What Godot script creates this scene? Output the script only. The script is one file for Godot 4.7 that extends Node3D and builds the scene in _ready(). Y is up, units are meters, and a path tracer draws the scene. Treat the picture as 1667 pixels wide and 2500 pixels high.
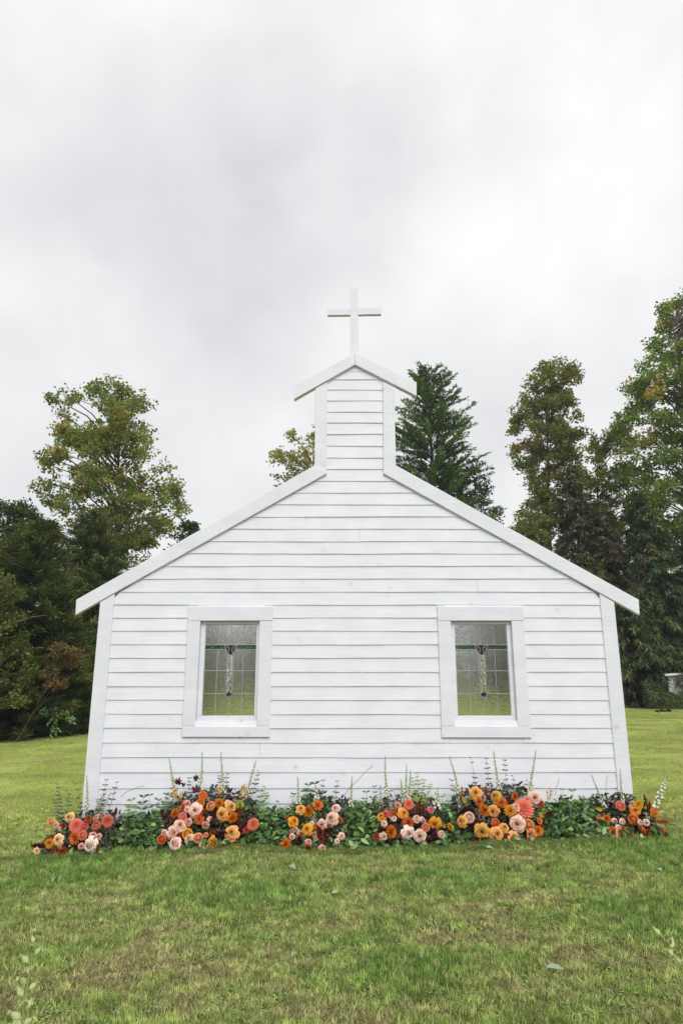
extends Node3D
# A white prop chapel front on a lawn under an overcast sky, with a bed of autumn flowers along its foot.

const WALL_Z := -7.6
const MID := 0.172          # centre line of the chapel front
const EYE := 1.5

# Tints as they look in daylight (sRGB)
const TINT := {
	"blush": Color(0.95, 0.81, 0.75), "white": Color(0.95, 0.89, 0.86), "peach": Color(0.93, 0.65, 0.45), "cream": Color(0.94, 0.80, 0.60),
	"gold": Color(0.89, 0.68, 0.37), "golden": Color(0.92, 0.64, 0.22), "orange": Color(0.89, 0.49, 0.16), "rust": Color(0.64, 0.26, 0.11),
	"flame": Color(0.84, 0.42, 0.24), "coral": Color(0.89, 0.49, 0.42), "salmon": Color(0.90, 0.51, 0.40), "pink": Color(0.87, 0.43, 0.44),
	"dusty": Color(0.87, 0.64, 0.60), "bronze": Color(0.60, 0.28, 0.13), "burgundy": Color(0.36, 0.08, 0.16), "maroon": Color(0.30, 0.14, 0.13),
	"darkred": Color(0.45, 0.11, 0.09), "pale": Color(0.62, 0.70, 0.48), "green": Color(0.30, 0.44, 0.22), "yellow": Color(0.68, 0.60, 0.20),
	"lime": Color(0.58, 0.66, 0.22), "ivory": Color(0.88, 0.86, 0.72), "peachorange": Color(0.94, 0.62, 0.33), "pinkleaf": Color(0.62, 0.25, 0.28),
}
const SAY := {"gold": "honey gold", "darkred": "dark red", "peachorange": "peach orange", "pinkleaf": "pink", "dusty": "dusty pink"}

var mats := {}
var shapes := {}
var rng := RandomNumberGenerator.new()
var patch := FastNoiseLite.new()
var fine := FastNoiseLite.new()
var bumps := FastNoiseLite.new()


class Geo:
	var v := PackedVector3Array()
	var n := PackedVector3Array()
	var c := PackedColorArray()
	var u := PackedVector2Array()
	var i := PackedInt32Array()

	func tri(a: Vector3, b: Vector3, d: Vector3, col: Color, nor := Vector3.ZERO) -> void:
		var face := (d - a).cross(b - a).normalized()
		var k := v.size()
		if nor != Vector3.ZERO and face.dot(nor) < 0.0:
			i.append_array(PackedInt32Array([k, k + 2, k + 1]))
		else:
			i.append_array(PackedInt32Array([k, k + 1, k + 2]))
		var use := face if nor == Vector3.ZERO else nor
		v.push_back(a); v.push_back(b); v.push_back(d)
		for q in 3:
			n.push_back(use); c.push_back(col)
		u.push_back(Vector2(a.x, a.y)); u.push_back(Vector2(b.x, b.y)); u.push_back(Vector2(d.x, d.y))

	# four corners in order round the face, with the side it shows
	func quad(a: Vector3, b: Vector3, d: Vector3, e: Vector3, nor: Vector3, col := Color.WHITE) -> void:
		var k := v.size()
		v.push_back(a); v.push_back(b); v.push_back(d); v.push_back(e)
		for q in 4:
			n.push_back(nor); c.push_back(col)
		u.push_back(Vector2(a.x, a.y)); u.push_back(Vector2(b.x, b.y)); u.push_back(Vector2(d.x, d.y)); u.push_back(Vector2(e.x, e.y))
		if (d - a).cross(b - a).dot(nor) >= 0.0:
			i.append_array(PackedInt32Array([k, k + 1, k + 2, k, k + 2, k + 3]))
		else:
			i.append_array(PackedInt32Array([k, k + 2, k + 1, k, k + 3, k + 2]))

	func box(lo: Vector3, hi: Vector3, col := Color.WHITE) -> void:
		var p := [lo, hi]
		quad(Vector3(lo.x, lo.y, hi.z), Vector3(hi.x, lo.y, hi.z), hi, Vector3(lo.x, hi.y, hi.z), Vector3(0, 0, 1), col)
		quad(lo, Vector3(lo.x, hi.y, lo.z), Vector3(hi.x, hi.y, lo.z), Vector3(hi.x, lo.y, lo.z), Vector3(0, 0, -1), col)
		quad(lo, Vector3(lo.x, lo.y, hi.z), Vector3(lo.x, hi.y, hi.z), Vector3(lo.x, hi.y, lo.z), Vector3(-1, 0, 0), col)
		quad(Vector3(hi.x, lo.y, lo.z), Vector3(hi.x, hi.y, lo.z), hi, Vector3(hi.x, lo.y, hi.z), Vector3(1, 0, 0), col)
		quad(Vector3(lo.x, hi.y, lo.z), Vector3(lo.x, hi.y, hi.z), hi, Vector3(hi.x, hi.y, lo.z), Vector3(0, 1, 0), col)
		quad(lo, Vector3(hi.x, lo.y, lo.z), Vector3(hi.x, lo.y, hi.z), Vector3(lo.x, lo.y, hi.z), Vector3(0, -1, 0), col)

	# a flat outline in x and y, given thickness from z0 (back) to z1 (front), with a small chamfer round the front
	func slab(outline: PackedVector2Array, z0: float, z1: float, chamfer := 0.0, col := Color.WHITE) -> void:
		var poly := outline.duplicate()
		if Geometry2D.is_polygon_clockwise(poly):
			poly.reverse()
		var front := poly
		if chamfer > 0.0:
			var inner := Geometry2D.offset_polygon(poly, -chamfer, Geometry2D.JOIN_MITER)
			if inner.size() == 1 and inner[0].size() == poly.size():
				front = inner[0]
				if Geometry2D.is_polygon_clockwise(front):
					front.reverse()
				# start both rings at matching corners
				var best := 0
				for k in front.size():
					if front[k].distance_to(poly[0]) < front[best].distance_to(poly[0]):
						best = k
				var turned := PackedVector2Array()
				for k in front.size():
					turned.push_back(front[(best + k) % front.size()])
				front = turned
			else:
				chamfer = 0.0
		var t := Geometry2D.triangulate_polygon(front)
		for k in range(0, t.size(), 3):
			var a := front[t[k]]; var b := front[t[k + 1]]; var d := front[t[k + 2]]
			tri(Vector3(a.x, a.y, z1), Vector3(b.x, b.y, z1), Vector3(d.x, d.y, z1), col, Vector3(0, 0, 1))
		t = Geometry2D.triangulate_polygon(poly)
		for k in range(0, t.size(), 3):
			var a := poly[t[k]]; var b := poly[t[k + 1]]; var d := poly[t[k + 2]]
			tri(Vector3(a.x, a.y, z0), Vector3(b.x, b.y, z0), Vector3(d.x, d.y, z0), col, Vector3(0, 0, -1))
		for k in poly.size():
			var a := poly[k]; var b := poly[(k + 1) % poly.size()]
			var out := Vector3(b.y - a.y, a.x - b.x, 0).normalized()
			quad(Vector3(a.x, a.y, z0), Vector3(b.x, b.y, z0), Vector3(b.x, b.y, z1 - chamfer), Vector3(a.x, a.y, z1 - chamfer), out, col)
			if chamfer > 0.0:
				var fa := front[k]; var fb := front[(k + 1) % front.size()]
				quad(Vector3(a.x, a.y, z1 - chamfer), Vector3(b.x, b.y, z1 - chamfer), Vector3(fb.x, fb.y, z1), Vector3(fa.x, fa.y, z1), (out + Vector3(0, 0, 1)).normalized(), col)

	# a curved sheet of nu by nv points with smooth normals
	func sheet(p: PackedVector3Array, nu: int, nv: int, col: PackedColorArray) -> void:
		var k := v.size()
		for b in nv:
			for a in nu:
				var du := p[b * nu + mini(a + 1, nu - 1)] - p[b * nu + maxi(a - 1, 0)]
				var dv := p[mini(b + 1, nv - 1) * nu + a] - p[maxi(b - 1, 0) * nu + a]
				v.push_back(p[b * nu + a]); n.push_back(du.cross(dv).normalized()); c.push_back(col[b * nu + a]); u.push_back(Vector2(a, b))
		for b in nv - 1:
			for a in nu - 1:
				var q := k + b * nu + a
				i.append_array(PackedInt32Array([q, q + nu, q + 1, q + 1, q + nu, q + nu + 1]))

	func tube(path: PackedVector3Array, r: PackedFloat32Array, sides: int, col: Color) -> void:
		var k := v.size()
		var m := path.size()
		for b in m:
			var along := (path[mini(b + 1, m - 1)] - path[maxi(b - 1, 0)]).normalized()
			var x := along.cross(Vector3(0.31, 0.17, 0.93)).normalized()
			var y := along.cross(x)
			for a in sides:
				var out := x * cos(TAU * a / sides) + y * sin(TAU * a / sides)
				v.push_back(path[b] + out * r[b]); n.push_back(out); c.push_back(col); u.push_back(Vector2(a, b))
		for b in m - 1:
			for a in sides:
				var p := k + b * sides + a
				var q := k + b * sides + (a + 1) % sides
				i.append_array(PackedInt32Array([p, p + sides, q, q, p + sides, q + sides]))

	# an eight-faced bead
	func bead(at: Vector3, r: Vector3, col: Color) -> void:
		var k := v.size()
		for d in [Vector3.RIGHT, Vector3.LEFT, Vector3.UP, Vector3.DOWN, Vector3.BACK, Vector3.FORWARD]:
			v.push_back(at + d * r); n.push_back(d); c.push_back(col); u.push_back(Vector2.ZERO)
		for f in [[0, 2, 4], [2, 1, 4], [1, 3, 4], [3, 0, 4], [2, 0, 5], [1, 2, 5], [3, 1, 5], [0, 3, 5]]:
			i.append_array(PackedInt32Array([k + f[0], k + f[2], k + f[1]]))

	# a folded oval leaf: base, direction, the way its upper face looks
	func leaf(at: Vector3, along: Vector3, up: Vector3, length: float, width: float, col: Color, fold := 0.25, droop := 0.15) -> void:
		var side := along.cross(up).normalized()
		var top := side.cross(along).normalized()
		var tip := at + along * length - top * droop * length
		var m1 := at + along * length * 0.33 + top * 0.02 * length
		var m2 := at + along * length * 0.68 - top * droop * 0.4 * length
		var lift := top * fold * width
		var k := v.size()
		var pts := [at, m1 + side * width * 0.46 + lift, m1 - side * width * 0.46 + lift, m2 + side * width * 0.36 + lift, m2 - side * width * 0.36 + lift, tip, m1, m2]
		var nl := (top - side * fold * 1.6).normalized()
		var nr := (top + side * fold * 1.6).normalized()
		var nn := [top, nl, nr, nl, nr, (top + along * 0.3).normalized(), top, top]
		for q in 8:
			v.push_back(pts[q]); n.push_back(nn[q]); c.push_back(col); u.push_back(Vector2.ZERO)
		i.append_array(PackedInt32Array([k, k + 6, k + 1, k, k + 2, k + 6, k + 1, k + 7, k + 3, k + 1, k + 6, k + 7, k + 6, k + 4, k + 7, k + 6, k + 2, k + 4, k + 3, k + 7, k + 5, k + 7, k + 4, k + 5]))

	func mesh() -> ArrayMesh:
		var a := []
		a.resize(Mesh.ARRAY_MAX)
		a[Mesh.ARRAY_VERTEX] = v; a[Mesh.ARRAY_NORMAL] = n; a[Mesh.ARRAY_COLOR] = c; a[Mesh.ARRAY_TEX_UV] = u; a[Mesh.ARRAY_INDEX] = i
		var m := ArrayMesh.new()
		m.add_surface_from_arrays(Mesh.PRIMITIVE_TRIANGLES, a)
		return m


# ---------------------------------------------------------------- small helpers
func put(called: String, mesh: Mesh, mat: Material, parent: Node = null) -> MeshInstance3D:
	var o := MeshInstance3D.new()
	o.name = called
	o.mesh = mesh
	o.material_override = mat
	o.cast_shadow = GeometryInstance3D.SHADOW_CASTING_SETTING_ON
	(self if parent == null else parent).add_child(o, true)
	return o


func numbered(called: String) -> String:
	if not has_node(NodePath(called)):
		return called
	var k := 1
	while has_node(NodePath("%s_%03d" % [called, k])):
		k += 1
	return "%s_%03d" % [called, k]


func under(parent: Node, called: String) -> String:
	if not parent.has_node(NodePath(called)):
		return called
	var k := 1
	while parent.has_node(NodePath("%s_%03d" % [called, k])):
		k += 1
	return "%s_%03d" % [called, k]


func thing(called: String, label: String, category: String, at := Vector3.ZERO, group := "") -> Node3D:
	var o := Node3D.new()
	o.name = numbered(called)
	o.position = at
	add_child(o, true)
	tag(o, label, category, group)
	return o


func tag(o: Node, label: String, category: String, group := "") -> void:
	o.set_meta("label", label)
	o.set_meta("category", category)
	if group != "":
		o.set_meta("group", group)


func part(parent: Node, called: String, mesh: Mesh, mat: Material) -> MeshInstance3D:
	return put(under(parent, called), mesh, mat, parent)


func plain(key: String, col: Color, rough := 0.7, spec := 0.4) -> StandardMaterial3D:
	if mats.has(key):
		return mats[key]
	var m := StandardMaterial3D.new()
	m.albedo_color = col
	m.roughness = rough
	m.metallic_specular = spec
	mats[key] = m
	return m


# growing things: colour from the vertices, thin enough to let some light through
func living(key: String, col := Color.WHITE, through := 0.3, rough := 0.6, spec := 0.35) -> StandardMaterial3D:
	if mats.has(key):
		return mats[key]
	var m := plain(key, col, rough, spec)
	m.vertex_color_use_as_albedo = true
	m.cull_mode = BaseMaterial3D.CULL_DISABLED
	if through > 0.0:
		m.backlight_enabled = true
		m.backlight = Color(through, through, through * 0.8)
	return m


func rnd(a: float, b: float) -> float:
	return rng.randf_range(a, b)


func ball() -> Vector3:
	return Vector3(rng.randfn(), rng.randfn(), rng.randfn())


func ground(x: float, z: float) -> float:
	return 0.02 * clampf(x, -14.0, 14.0) + bumps.get_noise_2d(x, z) * 0.05 * clampf((-z - 1.0) / 4.0, 0.0, 1.0) + 0.95 * smoothstep(20.0, 50.0, -z) * smoothstep(11.0, 5.0, absf(x))


func mixed(a: Color, b: Color, t: float) -> Color:
	return a.lerp(b, clampf(t, 0.0, 1.0))


const BLOOMS_A := [
	["ball_dahlia", "peach", -2.75, 0.25, -7.00, 0.069, 0], ["rose", "cream", -2.60, 0.28, -7.05, 0.087, 0], ["dahlia", "coral", -2.50, 0.22, -6.98, 0.105, 0], ["ball_dahlia", "pink", -2.43, 0.21, -6.99, 0.069, 0],
	["ball_dahlia", "coral", -2.32, 0.22, -7.00, 0.074, 0], ["rose", "dusty", -2.33, 0.28, -7.01, 0.071, 0], ["spray_rose", "bronze", -2.40, 0.28, -7.00, 0.068, 0], ["dahlia", "coral", -2.23, 0.25, -7.04, 0.093, 0],
	["chrysanthemum", "orange", -2.48, 0.13, -6.89, 0.100, 0], ["ball_dahlia", "salmon", -2.41, 0.15, -6.91, 0.072, 0], ["spray_rose", "dusty", -2.33, 0.14, -6.96, 0.061, 0], ["spray_rose", "dusty", -2.26, 0.14, -6.91, 0.054, 0],
	["rose", "cream", -2.64, 0.11, -6.92, 0.088, 0], ["chrysanthemum", "golden", -2.70, 0.09, -6.87, 0.075, 0], ["rose", "white", -2.32, 0.07, -6.87, 0.118, 0], ["spray_rose", "dusty", -2.39, 0.07, -6.84, 0.051, 0],
	["chrysanthemum", "rust", -2.57, 0.01, -6.87, 0.096, 0], ["spray_rose", "peach", -2.60, 0.05, -6.88, 0.045, 0], ["rose", "cream", -2.80, 0.03, -6.86, 0.054, 0], ["spray_rose", "blush", -2.65, 0.19, -6.98, 0.031, 0],
	["spray_rose", "cream", -2.70, 0.22, -7.00, 0.056, 0], ["button_mum", "rust", -2.62, 0.22, -6.96, 0.055, 0], ["button_mum", "rust", -2.70, 0.13, -6.93, 0.043, 0], ["amaranth_plume", "burgundy", -2.80, 0.07, -6.87, 0.139, 180],
	["amaranth_plume", "bronze", -2.65, 0.03, -6.85, 0.084, 215], ["amaranth_plume", "bronze", -2.23, 0.06, -6.83, 0.078, 260], ["amaranth_plume", "burgundy", -2.26, 0.18, -6.98, 0.092, 250], ["broad_leaf", "pale", -2.51, 0.07, -6.88, 0.051, 0],
	["broad_leaf", "pale", -2.50, 0.02, -6.89, 0.066, 0], ["broad_leaf", "pale", -2.46, 0.00, -6.90, 0.060, 0], ["broad_leaf", "green", -2.61, 0.17, -6.99, 0.074, 0], ["broad_leaf", "pale", -2.76, 0.01, -6.91, 0.067, 0],
]
const BLOOMS_B := [
	["ball_dahlia", "orange", -1.38, 0.44, -7.29, 0.076, 0], ["ball_dahlia", "orange", -1.40, 0.37, -7.26, 0.084, 0], ["rose", "blush", -1.43, 0.32, -7.19, 0.110, 0], ["ball_dahlia", "peach", -1.29, 0.35, -7.25, 0.079, 0],
	["chrysanthemum", "orange", -1.21, 0.38, -7.27, 0.086, 0], ["rose", "gold", -1.08, 0.35, -7.19, 0.098, 0], ["rose", "gold", -1.16, 0.29, -7.15, 0.109, 0], ["chrysanthemum", "orange", -1.06, 0.27, -7.14, 0.100, 0],
	["chrysanthemum", "orange", -1.38, 0.25, -7.18, 0.093, 0], ["button_mum", "rust", -1.35, 0.31, -7.19, 0.060, 0], ["chrysanthemum", "orange", -1.63, 0.30, -7.19, 0.086, -60], ["chrysanthemum", "orange", -1.56, 0.35, -7.20, 0.073, -60],
	["spray_rose", "dusty", -1.52, 0.37, -7.24, 0.067, 0], ["spray_rose", "blush", -1.51, 0.33, -7.19, 0.050, 0], ["ball_dahlia", "salmon", -1.54, 0.27, -7.15, 0.070, 0], ["spray_rose", "dusty", -1.48, 0.23, -7.13, 0.067, 0],
	["rose", "blush", -1.55, 0.20, -7.10, 0.110, 0], ["rose", "blush", -1.61, 0.14, -7.08, 0.103, 0], ["spray_rose", "blush", -1.69, 0.14, -7.06, 0.061, 0], ["ball_dahlia", "flame", -1.70, 0.09, -7.03, 0.078, 0],
	["rose", "blush", -1.57, 0.06, -7.00, 0.107, 0], ["ball_dahlia", "golden", -1.47, 0.13, -7.08, 0.089, 0], ["rose", "blush", -1.44, 0.10, -7.02, 0.085, 0], ["ball_dahlia", "peach", -1.35, 0.11, -7.00, 0.082, 0],
	["spray_rose", "blush", -1.31, 0.05, -7.00, 0.049, 0], ["rose", "gold", -1.21, 0.06, -7.01, 0.110, 0], ["rose", "gold", -1.05, 0.14, -7.08, 0.116, 0], ["spray_rose", "dusty", -1.31, 0.20, -7.10, 0.067, 0],
	["spray_rose", "blush", -1.27, 0.25, -7.15, 0.049, 0], ["spray_rose", "peach", -1.28, 0.13, -7.02, 0.046, 0], ["button_mum", "rust", -1.23, 0.14, -7.07, 0.055, 0], ["dahlia", "salmon", -0.85, 0.21, -7.11, 0.095, 0],
	["button_mum", "rust", -1.54, 0.13, -7.03, 0.040, 0], ["rose", "golden", -0.97, 0.01, -6.94, 0.071, 0], ["button_mum", "rust", -1.11, 0.03, -6.99, 0.045, 0], ["button_mum", "darkred", -1.06, 0.02, -7.00, 0.057, 0],
	["spray_rose", "blush", -1.12, 0.39, -7.22, 0.048, 0], ["spray_rose", "pinkleaf", -0.91, 0.16, -7.09, 0.052, 0], ["amaranth_plume", "burgundy", -1.24, 0.24, -7.12, 0.125, 260], ["amaranth_plume", "burgundy", -1.13, 0.15, -7.03, 0.097, 180],
	["amaranth_plume", "bronze", -0.99, 0.29, -7.16, 0.132, 265], ["amaranth_plume", "burgundy", -1.70, 0.27, -7.18, 0.112, 230], ["amaranth_plume", "burgundy", -1.67, 0.22, -7.14, 0.098, 250], ["maple_leaf", "maroon", -1.65, 0.55, -7.37, 0.103, 10],
	["maple_leaf", "maroon", -1.49, 0.58, -7.43, 0.097, 40], ["maple_leaf", "maroon", -1.59, 0.53, -7.35, 0.069, -20], ["maple_leaf", "maroon", -1.46, 0.48, -7.36, 0.123, 5], ["maple_leaf", "maroon", -0.96, 0.21, -7.12, 0.111, 150],
	["maple_leaf", "maroon", -1.77, 0.30, -7.23, 0.080, 100], ["maple_leaf", "maroon", -1.64, 0.18, -7.14, 0.098, 190], ["button_mum", "lime", -1.00, 0.37, -7.24, 0.074, 0], ["broad_leaf", "pale", -0.94, 0.33, -7.26, 0.074, 0],
	["broad_leaf", "green", -1.14, 0.07, -7.00, 0.070, 0], ["broad_leaf", "green", -1.32, 0.02, -6.96, 0.057, 0], ["broad_leaf", "green", -1.28, 0.00, -7.00, 0.057, 0], ["broad_leaf", "green", -0.86, 0.12, -7.02, 0.058, 0],
]
const BLOOMS_C := [
	["rose", "gold", -0.40, 0.33, -7.21, 0.079, 0], ["chrysanthemum", "orange", -0.33, 0.31, -7.21, 0.097, 0], ["chrysanthemum", "orange", -0.23, 0.36, -7.27, 0.094, 0], ["rose", "golden", -0.46, 0.23, -7.13, 0.098, 0],
	["rose", "golden", -0.33, 0.17, -7.08, 0.091, 0], ["spray_rose", "dusty", -0.48, 0.14, -7.11, 0.056, 0], ["spray_rose", "blush", -0.47, 0.11, -7.05, 0.051, 0], ["spray_rose", "blush", -0.45, 0.16, -7.13, 0.043, 0],
	["spray_rose", "blush", -0.41, 0.14, -7.11, 0.046, 0], ["button_mum", "rust", -0.38, 0.13, -7.07, 0.047, 0], ["rose", "blush", -0.10, 0.25, -7.17, 0.109, 0], ["rose", "blush", -0.06, 0.33, -7.24, 0.080, 0],
	["chrysanthemum", "orange", -0.01, 0.24, -7.18, 0.069, 60], ["rose", "blush", -0.19, 0.20, -7.14, 0.087, 0], ["button_mum", "orange", -0.25, 0.19, -7.13, 0.048, 0], ["spray_rose", "blush", -0.29, 0.21, -7.15, 0.043, 0],
	["spray_rose", "dusty", -0.26, 0.12, -7.10, 0.056, 0], ["spray_rose", "dusty", -0.31, 0.07, -7.02, 0.065, 0], ["spray_rose", "dusty", -0.18, 0.02, -7.00, 0.065, 0], ["spray_rose", "blush", -0.00, 0.11, -7.08, 0.056, 0],
	["spray_rose", "blush", -0.04, 0.08, -7.01, 0.047, 0], ["button_mum", "darkred", -0.21, 0.14, -7.07, 0.057, 0], ["button_mum", "darkred", -0.14, 0.14, -7.12, 0.058, 0], ["button_mum", "darkred", -0.19, 0.09, -7.04, 0.047, 0],
	["button_mum", "darkred", -0.14, 0.10, -7.05, 0.041, 0], ["button_mum", "darkred", -0.39, 0.08, -7.00, 0.057, 0], ["button_mum", "darkred", -0.21, 0.17, -7.10, 0.041, 0], ["chrysanthemum", "orange", -0.53, 0.06, -7.02, 0.096, 0],
	["chrysanthemum", "rust", -0.32, 0.02, -6.97, 0.081, 0], ["filler_blossom", "ivory", -0.27, 0.25, -7.18, 0.092, 0], ["filler_blossom", "ivory", 0.02, 0.17, -7.11, 0.075, 0], ["filler_blossom", "ivory", -0.35, 0.13, -7.04, 0.045, 0],
	["amaranth_plume", "flame", -0.53, 0.26, -7.19, 0.071, 170], ["amaranth_plume", "burgundy", -0.39, 0.23, -7.16, 0.076, 260], ["maple_leaf", "maroon", -0.11, 0.16, -7.14, 0.096, 170], ["maple_leaf", "maroon", -0.10, 0.06, -7.03, 0.079, 180],
	["maple_leaf", "maroon", -0.45, 0.09, -7.08, 0.075, 170], ["broad_leaf", "green", -0.26, 0.02, -7.03, 0.074, 0],
]
const BLOOMS_D := [
	["dahlia", "salmon", 0.66, 0.37, -7.23, 0.084, 0], ["ball_dahlia", "flame", 0.50, 0.30, -7.19, 0.074, 0], ["rose", "golden", 0.61, 0.29, -7.22, 0.093, 0], ["rose", "golden", 0.39, 0.26, -7.21, 0.087, -50],
	["spray_rose", "pink", 0.43, 0.29, -7.19, 0.053, 0], ["spray_rose", "blush", 0.51, 0.25, -7.17, 0.049, 0], ["spray_rose", "blush", 0.41, 0.21, -7.15, 0.054, 0], ["rose", "blush", 0.73, 0.25, -7.17, 0.074, 0],
	["spray_rose", "blush", 0.78, 0.25, -7.16, 0.042, 0], ["spray_rose", "blush", 0.47, 0.27, -7.18, 0.037, 0], ["chrysanthemum", "flame", 0.64, 0.22, -7.14, 0.101, 0], ["ball_dahlia", "salmon", 0.81, 0.18, -7.12, 0.068, 0],
	["rose", "golden", 0.90, 0.21, -7.13, 0.103, 0], ["chrysanthemum", "orange", 0.48, 0.15, -7.08, 0.106, 0], ["rose", "white", 0.64, 0.13, -7.10, 0.107, 0], ["rose", "blush", 0.74, 0.12, -7.03, 0.112, 0],
	["rose", "blush", 0.40, 0.11, -7.06, 0.070, 0], ["spray_rose", "pink", 0.88, 0.32, -7.24, 0.063, 0], ["ball_dahlia", "blush", 0.95, 0.13, -7.06, 0.061, 40], ["chrysanthemum", "golden", 1.05, 0.19, -7.11, 0.064, 50],
	["button_mum", "golden", 0.99, 0.19, -7.14, 0.029, 0], ["button_mum", "dusty", 0.80, 0.23, -7.14, 0.050, 0], ["button_mum", "rust", 0.33, 0.11, -7.04, 0.057, 0], ["button_mum", "rust", 0.56, 0.12, -7.06, 0.034, 0],
	["button_mum", "dusty", 0.56, 0.36, -7.28, 0.068, 0], ["amaranth_plume", "burgundy", 0.38, 0.16, -7.07, 0.099, 200], ["amaranth_plume", "burgundy", 0.88, 0.12, -7.05, 0.137, 262], ["amaranth_plume", "bronze", 0.77, 0.36, -7.25, 0.119, 80],
	["amaranth_plume", "bronze", 0.81, 0.32, -7.25, 0.102, 100], ["amaranth_plume", "bronze", 0.74, 0.33, -7.23, 0.102, 95], ["maple_leaf", "maroon", 0.48, 0.05, -7.05, 0.104, 180], ["maple_leaf", "maroon", 0.70, 0.30, -7.21, 0.107, 20],
	["maple_leaf", "maroon", 0.54, 0.19, -7.14, 0.083, 150], ["broad_leaf", "pale", 0.76, 0.04, -7.03, 0.068, 0], ["broad_leaf", "green", 0.91, 0.27, -7.24, 0.090, 0], ["broad_leaf", "green", 0.60, 0.07, -7.04, 0.082, 0],
]
const BLOOMS_E := [
	["rose", "gold", 1.34, 0.46, -7.32, 0.109, 0], ["rose", "gold", 1.53, 0.43, -7.30, 0.109, 0], ["chrysanthemum", "orange", 1.37, 0.38, -7.28, 0.080, 0], ["chrysanthemum", "orange", 1.58, 0.39, -7.26, 0.103, 0],
	["chrysanthemum", "orange", 1.41, 0.31, -7.24, 0.099, 0], ["rose", "gold", 1.49, 0.30, -7.24, 0.110, 0], ["chrysanthemum", "golden", 1.65, 0.32, -7.21, 0.105, 0], ["rose", "blush", 1.71, 0.34, -7.23, 0.085, 0],
	["dahlia", "salmon", 1.79, 0.32, -7.25, 0.170, 0], ["chrysanthemum", "orange", 1.73, 0.43, -7.33, 0.072, 0], ["rose", "blush", 1.93, 0.41, -7.32, 0.125, 0], ["button_mum", "salmon", 1.85, 0.40, -7.28, 0.067, 0],
	["rose", "blush", 1.69, 0.21, -7.12, 0.128, 0], ["ball_dahlia", "peach", 1.80, 0.20, -7.12, 0.097, 0], ["ball_dahlia", "flame", 1.49, 0.21, -7.16, 0.077, 0], ["rose", "gold", 1.56, 0.18, -7.10, 0.089, 0],
	["rose", "gold", 1.34, 0.15, -7.08, 0.123, 0], ["rose", "gold", 1.48, 0.13, -7.07, 0.116, 0], ["rose", "gold", 1.16, 0.23, -7.15, 0.092, -45], ["ball_dahlia", "blush", 1.24, 0.26, -7.17, 0.091, 0],
	["rose", "peach", 1.65, 0.09, -7.07, 0.116, 0], ["rose", "peach", 1.80, 0.13, -7.05, 0.095, 0], ["button_mum", "orange", 1.88, 0.16, -7.07, 0.084, 0], ["button_mum", "orange", 1.93, 0.23, -7.19, 0.058, 0],
	["button_mum", "darkred", 1.34, 0.08, -7.06, 0.084, 0], ["button_mum", "salmon", 1.27, 0.05, -7.04, 0.055, 0], ["button_mum", "darkred", 1.31, 0.23, -7.15, 0.056, 0], ["button_mum", "rust", 1.63, 0.12, -7.10, 0.064, 0],
	["button_mum", "rust", 1.58, 0.10, -7.08, 0.048, 0], ["button_mum", "rust", 1.92, 0.19, -7.11, 0.041, 0], ["button_mum", "rust", 1.98, 0.37, -7.29, 0.067, 0], ["amaranth_plume", "burgundy", 1.23, 0.31, -7.25, 0.146, 190],
	["amaranth_plume", "burgundy", 1.54, 0.25, -7.19, 0.113, 90], ["amaranth_plume", "flame", 1.45, 0.48, -7.36, 0.099, 95], ["amaranth_plume", "flame", 1.20, 0.47, -7.34, 0.092, 110], ["maple_leaf", "maroon", 2.02, 0.29, -7.21, 0.145, 175],
	["maple_leaf", "maroon", 1.49, 0.41, -7.30, 0.091, 10], ["maple_leaf", "maroon", 1.66, 0.40, -7.29, 0.091, -10], ["broad_leaf", "yellow", 1.97, 0.28, -7.23, 0.104, 0], ["broad_leaf", "yellow", 1.23, 0.40, -7.30, 0.098, 0],
	["maple_leaf", "maroon", 1.88, 0.09, -7.09, 0.101, 190], ["maple_leaf", "maroon", 1.23, 0.18, -7.11, 0.102, 200], ["broad_leaf", "green", 1.23, 0.12, -7.12, 0.095, 0], ["broad_leaf", "green", 1.08, 0.06, -7.05, 0.060, 0],
]
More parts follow.
